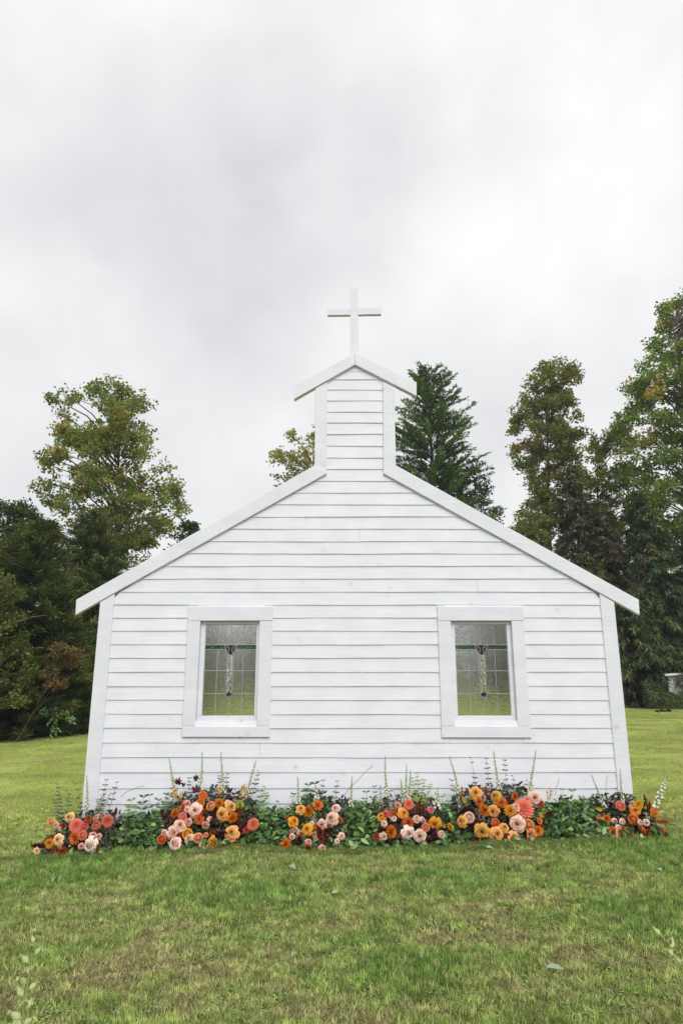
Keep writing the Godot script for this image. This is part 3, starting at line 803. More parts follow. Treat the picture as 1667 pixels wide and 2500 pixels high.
	var gb := Geo.new()
	gb.slab(cup, gz0 + 0.0055, gz1 + 0.0055)
	part(win, "blue_pane", gb.mesh(), blue)
	# lead cames
	var bars := [[0.0, r1, 1.0, r1], [0.0, r2, 0.41, r2], [0.59, r2, 1.0, r2], [0.0, r3, 1.0, r3], [0.0, r4, 0.44, r4], [0.56, r4, 1.0, r4], [0.437, 0.325, 0.437, r4], [0.563, 0.325, 0.563, r4], [0.5, 0.345, 0.5, r4 - 0.02], [0.5, 0.0, 0.5, r1], [0.5, 0.80, 0.5, 1.0]]
	for q in [0.25, 0.75]:
		bars.append([q, 0.0, q, r1]); bars.append([q, r2, q, 1.0])
	for q in bars:
		var g := Geo.new()
		var p0 := Vector3(X.call(q[0]), Y.call(q[1]), gz1 + 0.003)
		var p1 := Vector3(X.call(q[2]), Y.call(q[3]), gz1 + 0.003 + (0.0007 if q[0] == q[2] else 0.0))
		g.tube(PackedVector3Array([p0, p1]), PackedFloat32Array([0.0037, 0.0037]), 6, Color.WHITE)
		part(win, "lead_came", g.mesh(), lead)
	for out in petals:
		var g := Geo.new()
		var path := PackedVector3Array()
		var rad := PackedFloat32Array()
		for k in out.size() + 1:
			var p: Vector2 = out[k % out.size()]
			path.push_back(Vector3(p.x, p.y, gz1 + 0.004)); rad.push_back(0.003)
		g.tube(path, rad, 5, Color.WHITE)
		part(win, "lead_came", g.mesh(), lead)
	var gc := Geo.new()
	var path2 := PackedVector3Array()
	var rad2 := PackedFloat32Array()
	for k in 9:
		path2.push_back(Vector3(cup[k].x, cup[k].y, gz1 + 0.006)); rad2.push_back(0.003)
	gc.tube(path2, rad2, 5, Color.WHITE)
	part(win, "lead_came", gc.mesh(), lead)
	var gh := Geo.new()
	gh.tube(PackedVector3Array([Vector3(X.call(0.445), Y.call(0.322), gz1 + 0.004), Vector3(X.call(0.5), Y.call(0.347), gz1 + 0.004), Vector3(X.call(0.555), Y.call(0.322), gz1 + 0.004)]), PackedFloat32Array([0.003, 0.003, 0.003]), 5, Color.WHITE)
	part(win, "lead_came", gh.mesh(), lead)


# ---------------------------------------------------------------- flowers, each one unit across and looking towards +z
func petal_ring(g: Geo, count: int, turn: float, r0: float, r1: float, z0: float, z1: float, wide: float, roll: float, tint0: Color, tint1: Color, wob: float) -> void:
	var nu := 5
	var nv := 5
	for k in count:
		var th := turn + TAU * k / count + rnd(-0.12, 0.12)
		var p := PackedVector3Array()
		var col := PackedColorArray()
		var lift := rnd(-0.5, 0.5) * wob
		for b in nv:
			var t := float(b) / (nv - 1)
			for a in nu:
				var q := (float(a) / (nu - 1)) * 2.0 - 1.0
				var edge := absf(q)
				var rad := lerpf(r0, r1, pow(t, 0.8)) * (1.0 - 0.10 * edge * edge * t) + roll * 0.10 * t * t * t
				var z := lerpf(z0, z1, sin(t * PI * 0.5)) - roll * 0.13 * pow(t, 4.0) - edge * edge * t * 0.07 + lift * t * 0.06
				var ang := th + q * wide * (0.55 + 0.45 * sin(PI * minf(t * 0.75 + 0.12, 1.0)))
				p.push_back(Vector3(cos(ang) * rad, sin(ang) * rad, z))
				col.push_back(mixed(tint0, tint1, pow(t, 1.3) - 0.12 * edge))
		g.sheet(p, nu, nv, col)


func rose_shape(variant: int) -> ArrayMesh:
	rng.seed = 500 + variant
	var g := Geo.new()
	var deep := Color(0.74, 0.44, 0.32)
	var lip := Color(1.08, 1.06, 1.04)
	var open := [1.0, 0.8, 1.15, 0.62][variant % 4] as float
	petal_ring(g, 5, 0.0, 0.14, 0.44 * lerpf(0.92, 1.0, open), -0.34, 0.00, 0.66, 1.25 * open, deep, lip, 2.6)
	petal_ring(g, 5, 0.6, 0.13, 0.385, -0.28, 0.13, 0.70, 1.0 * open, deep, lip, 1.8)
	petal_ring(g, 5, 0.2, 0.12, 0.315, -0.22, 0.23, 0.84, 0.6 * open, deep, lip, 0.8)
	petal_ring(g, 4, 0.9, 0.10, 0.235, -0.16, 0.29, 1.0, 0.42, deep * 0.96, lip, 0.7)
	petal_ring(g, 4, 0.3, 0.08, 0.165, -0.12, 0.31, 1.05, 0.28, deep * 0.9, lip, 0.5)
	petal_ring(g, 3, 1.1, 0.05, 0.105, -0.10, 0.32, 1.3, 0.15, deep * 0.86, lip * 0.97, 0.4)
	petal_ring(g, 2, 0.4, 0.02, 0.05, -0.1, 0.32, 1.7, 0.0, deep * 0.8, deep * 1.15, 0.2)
	return g.mesh()


func petal_strap(g: Geo, at: Vector3, dir: Vector3, up: Vector3, length: float, width: float, cup: float, c0: Color, c1: Color, point := 0.45) -> void:
	var side := dir.cross(up).normalized()
	var k := g.v.size()
	var mid := at + dir * length * 0.6 + up * cup * length * 0.10
	var tip := at + dir * length + up * cup * length * 0.42
	var n0 := up
	g.v.push_back(at); g.v.push_back(mid + side * width * 0.5 + up * width * 0.16); g.v.push_back(mid - side * width * 0.5 + up * width * 0.16); g.v.push_back(mid)
	g.v.push_back(tip + side * width * point * 0.5); g.v.push_back(tip - side * width * point * 0.5)
	var nl := (up - side * 0.5 - dir * cup * 0.4).normalized()
	var nr := (up + side * 0.5 - dir * cup * 0.4).normalized()
	var nm := (up - dir * cup * 0.4).normalized()
	for q in [n0, nl, nr, nm, nl, nr]:
		g.n.push_back(q); g.u.push_back(Vector2.ZERO)
	g.c.push_back(c0); g.c.push_back(c0.lerp(c1, 0.7)); g.c.push_back(c0.lerp(c1, 0.7)); g.c.push_back(c0.lerp(c1, 0.55)); g.c.push_back(c1); g.c.push_back(c1)
	g.i.append_array(PackedInt32Array([k, k + 3, k + 1, k, k + 2, k + 3, k + 1, k + 3, k + 4, k + 3, k + 5, k + 4, k + 3, k + 2, k + 5]))


# a globe of small cupped petals
func globe_shape(variant: int, count: int, length: float, width: float, flat: float) -> ArrayMesh:
	rng.seed = 600 + variant
	var g := Geo.new()
	for k in count:
		var t := (k + 0.5) / count
		var polar := acos(1.0 - t * 1.30)
		var az := k * 2.399963 + rnd(-0.12, 0.12)
		var out := Vector3(sin(polar) * cos(az), sin(polar) * sin(az), cos(polar))
		var away := Vector3(cos(polar) * cos(az), cos(polar) * sin(az), -sin(polar))
		var size := lerpf(0.45, 1.0, minf(t * 2.2, 1.0))
		var r := (0.5 - length * 0.45) * lerpf(0.92, 1.0, t)
		var at := out * r * Vector3(1, 1, flat)
		var dir := (out * lerpf(1.0, 0.55, t) + away * lerpf(0.1, 0.75, t)).normalized()
		var up := (out * 0.6 - away * 0.8).normalized()
		up = (up - dir * up.dot(dir)).normalized()
		var shade := rnd(0.9, 1.06)
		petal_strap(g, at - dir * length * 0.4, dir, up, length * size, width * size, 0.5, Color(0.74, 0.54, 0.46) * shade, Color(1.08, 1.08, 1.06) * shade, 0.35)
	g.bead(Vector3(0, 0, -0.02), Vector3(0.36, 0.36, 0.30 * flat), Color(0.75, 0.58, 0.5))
	return g.mesh()


# layered rings of straps that rise towards the middle
func ray_shape(variant: int, rings: Array, width: float, heart: Color) -> ArrayMesh:
	rng.seed = 700 + variant
	var g := Geo.new()
	for r in rings:
		for k in int(r[0]):
			var az: float = TAU * k / r[0] + r[3] + rnd(-0.1, 0.1)
			var el: float = r[2] + rnd(-0.13, 0.13)
			var rad := Vector3(cos(az), sin(az), 0)
			var dir: Vector3 = rad * cos(el) + Vector3(0, 0, sin(el))
			var up: Vector3 = Vector3(0, 0, cos(el)) - rad * sin(el)
			var shade := rnd(0.86, 1.08)
			petal_strap(g, rad * 0.03 + Vector3(0, 0, -0.12), dir, up, r[1] * rnd(0.9, 1.05), width, 0.25, heart * shade, Color(1.06, 1.06, 1.04) * shade, 0.5)
	g.bead(Vector3(0, 0, -0.05), Vector3(0.13, 0.13, 0.10), heart * 0.7)
	return g.mesh()


# a soft tassel along +x, one unit long
func plume_shape(variant: int) -> ArrayMesh:
	rng.seed = 800 + variant
	var g := Geo.new()
	var path := PackedVector3Array()
	var rad := PackedFloat32Array()
	for k in 7:
		var t := k / 6.0
		path.push_back(Vector3(t * 0.95 - 0.5, -0.12 * t * t * (variant % 3), 0.05 * sin(t * 3.0 + variant))); rad.push_back(0.05 * (1.0 - t * 0.7))
	g.tube(path, rad, 4, Color(0.5, 0.5, 0.5))
	for k in 170:
		var t := pow(rng.randf(), 0.8)
		var s := t * 6.0
		var at := path[int(minf(s, 5))].lerp(path[int(minf(s, 5)) + 1], s - int(minf(s, 5)))
		var out := Vector3(rnd(-0.3, 0.5), rng.randfn(), rng.randfn()).normalized()
		var r := 0.16 * sin(PI * clampf(t * 0.8 + 0.18, 0, 1)) * rnd(0.5, 1.15)
		var shade := rnd(0.6, 1.35)
		petal_strap(g, at + out * r * 0.35, (out + Vector3(0.5, 0, 0)).normalized(), out.cross(Vector3(0.2, 0.9, 0.3)).normalized(), r * 0.9 + 0.02, 0.05, 0.2, Color(0.7, 0.7, 0.7) * shade, Color(1.1, 1.1, 1.1) * shade, 0.6)
	return g.mesh()


# a seven-pointed leaf, one unit tall, growing towards +y
func maple_shape(variant: int) -> ArrayMesh:
	rng.seed = 850 + variant
	var g := Geo.new()
	var lobes := [[0.0, 0.62], [0.62, 0.55], [-0.62, 0.55], [1.25, 0.44], [-1.25, 0.44], [1.95, 0.26], [-1.95, 0.26]]
	for e in lobes:
		var a: float = e[0] + rnd(-0.08, 0.08)
		var l: float = e[1] * rnd(0.9, 1.08)
		var d := Vector3(sin(a), cos(a), 0)
		g.leaf(Vector3(0, -0.08, 0.0), (d + Vector3(0, 0, rnd(-0.25, 0.2))).normalized(), Vector3(0, 0, 1), l, l * 0.42, Color(1, 1, 1) * rnd(0.8, 1.2), 0.22, 0.2)
	g.tube(PackedVector3Array([Vector3(0, -0.08, 0), Vector3(0.02, -0.5, -0.05)]), PackedFloat32Array([0.018, 0.012]), 4, Color(0.9, 0.6, 0.5))
	return g.mesh()


func broad_shape(variant: int) -> ArrayMesh:
	rng.seed = 870 + variant
	var g := Geo.new()
	g.leaf(Vector3(0, -0.5, 0), Vector3(0.1, 1, 0.1).normalized(), Vector3(0, -0.1, 1).normalized(), 1.0, 0.55, Color(1, 1, 1), 0.22, 0.3)
	g.tube(PackedVector3Array([Vector3(0, -0.5, 0), Vector3(0.0, -0.75, -0.1)]), PackedFloat32Array([0.02, 0.015]), 4, Color(0.7, 0.8, 0.6))
	return g.mesh()


func filler_shape(variant: int) -> ArrayMesh:
	rng.seed = 880 + variant
	var g := Geo.new()
	for k in 34:
		var p := Vector3(rng.randfn() * 0.22, rng.randfn() * 0.22, rnd(-0.1, 0.15))
		g.bead(p, Vector3.ONE * rnd(0.025, 0.055), Color(1, 1, 1) * rnd(0.85, 1.05))
		if k % 3 == 0:
			g.tube(PackedVector3Array([p, Vector3(p.x * 0.3, -0.35, -0.2)]), PackedFloat32Array([0.010, 0.010]), 3, Color(0.35, 0.5, 0.25))
	return g.mesh()


func bloom_shape(kind: String, variant: int) -> ArrayMesh:
	var many: int = {"rose": 4, "spray_rose": 3, "ball_dahlia": 3, "dahlia": 2, "chrysanthemum": 3, "button_mum": 2, "amaranth_plume": 4, "maple_leaf": 3, "broad_leaf": 1, "filler_blossom": 2}[kind]
	var key := kind + str(variant % many)
	if shapes.has(key):
		return shapes[key]
	var state := rng.state
	var m: ArrayMesh
	match kind:
		"rose": m = rose_shape(variant % many)
		"spray_rose": m = rose_shape(variant % many + 1)
		"ball_dahlia": m = globe_shape(variant % many, 96, 0.17, 0.13, 0.8)
		"dahlia": m = globe_shape(variant % many, 110, 0.34, 0.135, 0.55)
		"chrysanthemum": m = ray_shape(variant % many, [[17, 0.5, -0.12, 0.0], [17, 0.48, 0.16, 0.18], [15, 0.44, 0.42, 0.1], [12, 0.38, 0.72, 0.3], [9, 0.32, 1.0, 0.0], [6, 0.26, 1.3, 0.2]], 0.095, Color(0.52, 0.36, 0.24))
		"button_mum": m = ray_shape(variant % many, [[11, 0.5, 0.05, 0.0], [10, 0.46, 0.35, 0.3], [7, 0.33, 0.8, 0.1]], 0.20, Color(0.5, 0.38, 0.3))
		"amaranth_plume": m = plume_shape(variant % many)
		"maple_leaf": m = maple_shape(variant % many)
		"broad_leaf": m = broad_shape(0)
		_: m = filler_shape(variant % many)
	rng.state = state
	shapes[key] = m
	return m


func bloom(parent: Node3D, e: Array, k: int) -> void:
	var kind: String = e[0]
	var col: Color = TINT[e[1]]
	var leafy := kind in ["maple_leaf", "broad_leaf"]
	# three slightly different tones of each colour
	var tone := k % 3
	var key := "bloom_%s_%s_%d" % ["leaf" if leafy else "petal", e[1], tone]
	var c := col
	c = Color.from_hsv(fposmod(c.h + [0.0, 0.008, -0.008][tone], 1.0), clampf(c.s * [1.0, 1.06, 0.93][tone], 0, 1), clampf(c.v * [1.0, 0.96, 1.03][tone], 0, 1))
	var mat := living(key, c, 0.22, 0.62 if not leafy else 0.5, 0.3)
	var o := part(parent, kind, bloom_shape(kind, k), mat)
	o.position = Vector3(e[2], e[3], e[4]) - parent.position
	var s: float = e[5]
	var ang: float = deg_to_rad(e[6]) if e.size() > 6 else 0.0
	if kind == "amaranth_plume":
		o.basis = Basis(Vector3(0, 1, 0), rnd(-0.3, 0.1)) * Basis(Vector3(0, 0, 1), ang)
		s *= 1.1
	elif kind == "maple_leaf":
		o.basis = Basis(Vector3(0, 0, 1), -ang) * Basis(Vector3(0, 1, 0), rnd(-0.5, 0.5)) * Basis(Vector3(1, 0, 0), rnd(-0.5, 0.1))
		s *= 1.05
	elif kind == "broad_leaf":
		o.basis = Basis(Vector3(0, 0, 1), rnd(-2.4, 2.4)) * Basis(Vector3(1, 0, 0), rnd(-0.9, -0.2))
	else:
		# faces out of the mound: towards the viewer's side and up, more so near the top
		var up := clampf(e[3] * 1.1, 0.02, 0.6)
		o.basis = Basis(Vector3(0, 1, 0), ang + rnd(-0.55, 0.55) * (2.0 if k % 4 == 1 else 1.0)) * Basis(Vector3(1, 0, 0), -up - rnd(-0.3, 0.4) * (1.6 if k % 5 == 2 else 1.0)) * Basis(Vector3(0, 0, 1), rnd(0, TAU))
		s *= 1.17
	o.scale = Vector3.ONE * s
	var say: String = SAY.get(e[1], e[1])
	o.set_meta("label", ("%s %s" % [say, kind.replace("_", " ")]))


# ---------------------------------------------------------------- greenery
const LEAF_TONES := [Color(0.075, 0.15, 0.034), Color(0.115, 0.215, 0.048), Color(0.035, 0.08, 0.021), Color(0.22, 0.33, 0.10), Color(0.07, 0.155, 0.06), Color(0.024, 0.054, 0.015)]


func mound_height(x: float, tops: Array) -> float:
	for k in tops.size() - 1:
		if x <= tops[k + 1][0]:
			var t: float = clampf((x - tops[k][0]) / (tops[k + 1][0] - tops[k][0]), 0, 1)
			return lerpf(tops[k][1], tops[k + 1][1], t)
	return tops[-1][1]


# leaves over a bank that leans on the wall; tops lists [x, height]
func greenery(parent: Node3D, called: String, tops: Array, per_metre: int, tones: Array, small: float, large: float, front := 7.03) -> void:
	var g := Geo.new()
	var x0: float = tops[0][0]
	var x1: float = tops[-1][0]
	var count := int((x1 - x0) * per_metre)
	for k in count:
		var x := rnd(x0, x1)
		var h := mound_height(x, tops) + fine.get_noise_2d(x * 0.9, 7.0) * 0.05
		var ends := minf(1.0, minf(x - x0, x1 - x) / 0.12 + 0.35)
		var a := rng.randf()
		# over the front slope, then the crown
		var y := h * ends * pow(a, 0.75)
		var back := pow(a, 1.6)
		var z := -lerpf(front + 0.02 + rnd(0, 0.05), 7.50, back) - rnd(0.0, 0.16) * (0.3 + a)
		z = maxf(z, -7.56)
		var out := Vector3(rnd(-0.7, 0.7), rnd(-0.2, 1.0), rnd(0.3, 1.0)).normalized()
		var along := Vector3(rnd(-1, 1), rnd(-0.75, 0.55), rnd(-0.1, 0.7)).normalized()
		var col: Color = tones[rng.randi() % tones.size()] * rnd(0.55, 1.45)
		g.leaf(Vector3(x, y + ground(x, z) + 0.01, z) - parent.position, along, out, rnd(small, large), rnd(small, large) * 0.55, col)
	# vines and stems between the leaves
	for k in int((x1 - x0) * 7):
		var x := rnd(x0, x1)
		var h := mound_height(x, tops)
		var p := PackedVector3Array()
		var dx := rnd(-0.35, 0.35)
		for q in 5:
			var t := q / 4.0
			p.push_back(Vector3(x + dx * t, h * (0.1 + 0.9 * sin(t * 2.2)) * rnd(0.8, 1.0), -lerpf(front + 0.04, 7.45, t)) - parent.position)
		g.tube(p, PackedFloat32Array([0.003, 0.003, 0.0025, 0.002, 0.0015]), 4, Color(0.10, 0.11, 0.04))
	var o := part(parent, called, g.mesh(), living("leaves", Color.WHITE, 0.3, 0.5, 0.25))
	o.set_meta("kind", "stuff")
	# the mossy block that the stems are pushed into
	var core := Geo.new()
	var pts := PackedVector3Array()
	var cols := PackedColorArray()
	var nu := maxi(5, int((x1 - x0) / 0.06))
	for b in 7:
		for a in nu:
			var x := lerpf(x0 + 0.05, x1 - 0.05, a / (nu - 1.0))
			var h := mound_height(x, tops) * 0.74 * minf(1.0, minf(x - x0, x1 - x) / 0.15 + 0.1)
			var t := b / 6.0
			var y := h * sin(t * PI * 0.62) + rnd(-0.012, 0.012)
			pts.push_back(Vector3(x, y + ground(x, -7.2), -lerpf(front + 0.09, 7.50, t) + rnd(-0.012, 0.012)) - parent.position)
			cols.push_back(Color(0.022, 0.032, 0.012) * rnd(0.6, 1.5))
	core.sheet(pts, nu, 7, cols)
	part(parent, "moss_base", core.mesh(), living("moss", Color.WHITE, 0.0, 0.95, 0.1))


# a stem with leaves in pairs
func leafy_sprig(parent: Node3D, x: float, y: float, bx: float, by: float, z: float, size: float, tone: Color, pairs: int, droop := 0.0) -> void:
	var g := Geo.new()
	var a := Vector3(bx, by - 0.12, z + 0.02) - parent.position
	var b := Vector3(x, y, z - 0.05) - parent.position
	var p := PackedVector3Array()
	var r := PackedFloat32Array()
	for k in 6:
		var t := k / 5.0
		p.push_back(a.lerp(b, t) + Vector3(sin(t * 3.0 + x * 9.0) * 0.012, -droop * t * t, 0)); r.push_back(lerpf(0.0032, 0.0012, t))
	g.tube(p, r, 4, Color(0.09, 0.08, 0.04))
	for k in pairs:
		var t := 0.28 + 0.72 * k / (pairs - 1.0)
		var s := minf(t * 5.0, 4.999)
		var at := p[int(s)].lerp(p[int(s) + 1], s - int(s))
		var grow := size * (1.0 - 0.45 * t) * rnd(0.8, 1.2)
		for side in [-1.0, 1.0]:
			if rng.randf() < 0.88:
				g.leaf(at, Vector3(side, rnd(0.1, 0.7), rnd(-0.3, 0.6)).normalized(), Vector3(rnd(-0.4, 0.4), 0.5, 0.8).normalized(), grow, grow * 0.48, tone * rnd(0.75, 1.3))
	part(parent, "leafy_sprig", g.mesh(), living("leaves", Color.WHITE, 0.3, 0.5, 0.25))


# a wand of small bell buds, palest towards the foot
func bloom_spike(parent: Node3D, x: float, y: float, bx: float, by: float, z: float, size: float, open: float) -> void:
	var g := Geo.new()
	var a := Vector3(bx, by - 0.14, z + 0.02) - parent.position
	var b := Vector3(x, y, z - 0.04) - parent.position
	var p := PackedVector3Array()
	var r := PackedFloat32Array()
	for k in 8:
		var t := k / 7.0
		p.push_back(a.lerp(b, t) + Vector3(sin(t * 4.0 + x * 5.0) * 0.010, 0, 0)); r.push_back(lerpf(0.0036, 0.0012, t) * size)
	g.tube(p, r, 5, Color(0.17, 0.20, 0.07))
	var length := a.distance_to(b)
	var n := int(length / 0.0115 / size)
	for k in n:
		var t := 0.30 + 0.70 * k / n
		var s := minf(t * 7.0, 6.999)
		var at := p[int(s)].lerp(p[int(s) + 1], s - int(s))
		var az := k * 2.4
		var grow := size * lerpf(0.0125, 0.0045, pow((t - 0.3) / 0.7, 0.8)) * rnd(0.75, 1.2)
		var out := Vector3(cos(az), rnd(0.15, 0.6), sin(az)).normalized()
		var pale := mixed(Color(0.62, 0.66, 0.36), Color(0.30, 0.40, 0.12), (t - 0.3) / 0.7 + rnd(-0.2, 0.2))
		if t < 0.3 + open * 0.7:
			pale = Color(0.74, 0.76, 0.60)
			grow *= 1.3
		g.bead(at + out * grow * 1.3, Vector3(grow, grow * 1.15, grow), pale)
		g.leaf(at, out, Vector3.UP, grow * 2.0, grow * 0.9, Color(0.14, 0.2, 0.06))
	part(parent, "flower_spike", g.mesh(), living("buds", Color.WHITE, 0.2, 0.6, 0.3))


func berry_sprig(parent: Node3D, x: float, y: float, z: float, length: float) -> void:
	var g := Geo.new()
	for w in 3:
		var a := Vector3(x + rnd(-0.02, 0.02), y - length * 0.6, z + 0.02) - parent.position
		var b := Vector3(x + rnd(-0.05, 0.05), y + length * 0.45, z) - parent.position
		g.tube(PackedVector3Array([a, b]), PackedFloat32Array([0.002, 0.0012]), 4, Color(0.13, 0.10, 0.05))
		for k in 16:
			var at := a.lerp(b, rnd(0.2, 1.0)) + ball() * 0.009
			g.bead(at, Vector3.ONE * rnd(0.0045, 0.0085), [Color(0.80, 0.48, 0.12), Color(0.75, 0.36, 0.10), Color(0.82, 0.58, 0.22)][k % 3])
	part(parent, "berry_sprig", g.mesh(), living("berries", Color.WHITE, 0.0, 0.35, 0.5))


func arrangement(label: String, at_x: float, blooms: Array, tops: Array, maroon: float, front := 7.09) -> Node3D:
	var o := thing("flower_arrangement", label, "flower arrangement", Vector3(at_x, ground(at_x, -7.2), -7.25), "flower arrangements along the foot of the chapel front")
	# darker leaves than the banks between: bronze, maroon and deep green
	var tones := [LEAF_TONES[2], LEAF_TONES[5], LEAF_TONES[5], LEAF_TONES[0], LEAF_TONES[4] * 0.7, Color(0.035, 0.03, 0.014)]
	for k in int(maroon * 6):
		tones.append(Color(0.05, 0.018, 0.019))
	greenery(o, "foliage", tops, 850, tones, 0.035, 0.068, front)
	for k in blooms.size():
		bloom(o, blooms[k], k)
	var x0: float = tops[0][0]
	var x1: float = tops[-1][0]
	for k in int((x1 - x0) * 16):
		var x := rnd(x0 + 0.03, x1 - 0.03)
		bloom(o, ["broad_leaf", ["green", "green", "pale", "green"][k % 4], x, ground(x, -7.0) + rnd(0.03, 0.10), -front + rnd(0.04, 0.10), rnd(0.06, 0.09)], k)
	return o


func build_flower_bed() -> void:
	rng.seed = 300
	var a := arrangement("arrangement of coral dahlias and a white rose at the lower left corner of chapel front", -2.55, BLOOMS_A, [[-2.90, 0.16], [-2.78, 0.26], [-2.5, 0.30], [-2.25, 0.30], [-2.15, 0.2]], 0.7, 6.95)
	var b := arrangement("wide arrangement of blush and gold roses under maroon leaves, below left-hand window", -1.33, BLOOMS_B, [[-1.85, 0.25], [-1.6, 0.42], [-1.3, 0.5], [-1.05, 0.46], [-0.8, 0.3]], 1.2, 7.06)
	var c := arrangement("arrangement of three golden roses and small dark red mums, left of wall middle", -0.25, BLOOMS_C, [[-0.6, 0.2], [-0.45, 0.36], [-0.2, 0.42], [0.05, 0.38], [0.16, 0.25]], 0.5)
	var d := arrangement("arrangement with bushy rust plumes under a lime leafy branch, right of the middle of wall", 0.65, BLOOMS_D, [[0.26, 0.22], [0.4, 0.4], [0.7, 0.42], [0.95, 0.36], [1.08, 0.22]], 1.0)
	var e := arrangement("wide arrangement with one huge coral dahlia and honey gold roses below the right-hand window", 1.55, BLOOMS_E, [[1.06, 0.24], [1.25, 0.44], [1.5, 0.46], [1.85, 0.45], [2.02, 0.34]], 0.5)
	var f := arrangement("arrangement of orange mums and rust plumes at the lower right corner of the chapel front", 2.8, BLOOMS_F, [[2.42, 0.24], [2.55, 0.32], [2.8, 0.34], [3.02, 0.32], [3.16, 0.14]], 0.8, 7.14)
	# banks of leaves between them
	var runs := [
		[-1.98, "bank of broad green leaves between the lower left corner arrangement and the first wide one", [[-2.25, 0.26], [-2.1, 0.28], [-1.9, 0.30], [-1.75, 0.38], [-1.66, 0.34]]],
		[-0.75, "bank of dense green leaves between the blush rose arrangement and the golden rose one", [[-0.98, 0.32], [-0.8, 0.35], [-0.6, 0.31], [-0.45, 0.36], [-0.25, 0.42], [-0.02, 0.35]]],
		[0.18, "bank of small green leaves at the middle of the wall", [[-0.02, 0.40], [0.12, 0.38], [0.26, 0.34], [0.42, 0.38]]],
		[1.05, "narrow bank of dark leaves between the lime branch and the huge coral dahlia", [[0.92, 0.33], [1.05, 0.33], [1.18, 0.34]]],
		[2.25, "trailing bank of glossy green leaves below and right of the right-hand window", [[1.98, 0.32], [2.15, 0.33], [2.32, 0.33], [2.5, 0.32], [2.62, 0.26]]],
	]
	var banks := []
	for r in runs:
		var o := thing("leaf_garland", r[1], "garland", Vector3(r[0], ground(r[0], -7.2), -7.25), "leaf banks between the flower arrangements")
		for q in r[2]:
			q[1] *= 0.86
		greenery(o, "foliage", r[2], 800, LEAF_TONES, 0.05, 0.10)
		banks.append(o)
		var lo: float = r[2][0][0]
		var hi: float = r[2][-1][0]
		for k in int((hi - lo) * 20):
			var x := rnd(lo, hi)
			var h := mound_height(x, r[2])
			leafy_sprig(o, x + rnd(-0.08, 0.08), h + rnd(0.04, 0.22), x, h - 0.05, -7.44, rnd(0.06, 0.10), LEAF_TONES[k % 5] * 1.15, rng.randi_range(3, 5), 0.03)
	# wands and sprigs: tip and foot of each
	for s in [[b, -1.79, 0.78, -1.62, 0.42], [b, -1.44, 0.84, -1.44, 0.46], [b, -1.24, 0.84, -1.20, 0.42], [b, -0.87, 0.77, -0.99, 0.42], [c, -0.46, 0.60, -0.41, 0.37], [d, 0.45, 0.80, 0.48, 0.37], [d, 0.66, 0.72, 0.67, 0.37], [d, 0.70, 0.66, 0.69, 0.37], [d, 0.60, 0.58, 0.66, 0.37], [e, 1.11, 0.80, 1.22, 0.42], [e, 1.58, 0.85, 1.61, 0.46], [e, 2.00, 0.86, 1.88, 0.42], [f, 2.57, 0.62, 2.68, 0.29], [f, 2.87, 0.68, 2.83, 0.29], [a, -2.61, 0.61, -2.56, 0.29], [c, 0.12, 0.60, 0.07, 0.33], [d, 0.97, 0.50, 0.98, 0.33], [d, 0.40, 0.52, 0.42, 0.3], [e, 1.16, 0.50, 1.2, 0.3]]:
		bloom_spike(s[0], s[1], s[2], s[3], s[4], -7.42, 1.0, 0.25)
	bloom_spike(f, 3.29, 0.64, 3.05, 0.33, -7.30, 1.5, 0.8)
	bloom_spike(c, -0.27, 0.52, -0.25, 0.38, -7.40, 1.5, 0.8)
	bloom_spike(d, 0.95, 0.46, 0.96, 0.36, -7.40, 1.4, 0.9)
	var dark := Color(0.045, 0.075, 0.04)
	for s in [[e, 1.33, 0.78, 1.37, 0.42, 8], [e, 1.50, 0.77, 1.49, 0.42, 8], [e, 1.69, 0.75, 1.69, 0.42, 8], [e, 1.76, 0.60, 1.81, 0.39, 7], [e, 1.62, 0.58, 1.62, 0.4, 6], [e, 1.88, 0.56, 1.86, 0.38, 6], [e, 1.12, 0.56, 1.2, 0.4, 5], [b, -0.86, 0.65, -0.93, 0.42, 7], [b, -1.17, 0.62, -1.16, 0.42, 7], [b, -1.57, 0.58, -1.55, 0.42, 7], [b, -1.24, 0.60, -1.22, 0.4, 9], [b, -1.72, 0.56, -1.68, 0.36, 4], [a, -2.41, 0.56, -2.42, 0.29, 7], [a, -2.92, 0.52, -2.77, 0.21, 10], [a, -2.31, 0.54, -2.34, 0.29, 6], [a, -2.93, 0.37, -2.77, 0.17, 9], [a, -2.80, 0.46, -2.74, 0.20, 9], [a, -2.67, 0.47, -2.62, 0.25, 7], [f, 2.80, 0.48, 2.80, 0.28, 6], [f, 2.62, 0.42, 2.66, 0.28, 6], [c, -0.20, 0.56, -0.2, 0.38, 5], [c, -0.05, 0.55, -0.1, 0.38, 5], [c, -0.36, 0.52, -0.33, 0.36, 5], [d, 0.34, 0.5, 0.4, 0.32, 5]]:
		leafy_sprig(s[0], s[1], s[2], s[3], s[4], -7.42, 0.052, dark, s[5])
	for s in [[0.78, 0.63, 0.76, 0.38], [0.72, 0.58, 0.75, 0.38], [0.85, 0.56, 0.77, 0.38], [0.92, 0.52, 0.79, 0.40]]:
		leafy_sprig(d, s[0], s[1], s[2], s[3], -7.42, 0.055, Color(0.20, 0.29, 0.06), 8)
	for s in [[-2.40, 0.45], [-2.44, 0.42], [-2.36, 0.44], [-2.47, 0.38]]:
		leafy_sprig(a, s[0], s[1], -2.42, 0.27, -7.40, 0.035, Color(0.16, 0.17, 0.07), 11)
	for s in [[-1.68, 0.44, 0.12], [-1.64, 0.42, 0.10], [-1.23, 0.46, 0.10], [-1.02, 0.47, 0.14], [-0.98, 0.46, 0.14], [2.09, 0.44, 0.1]]:
		berry_sprig(e if s[0] > 1.0 else b, s[0], s[1], -7.40, s[2])
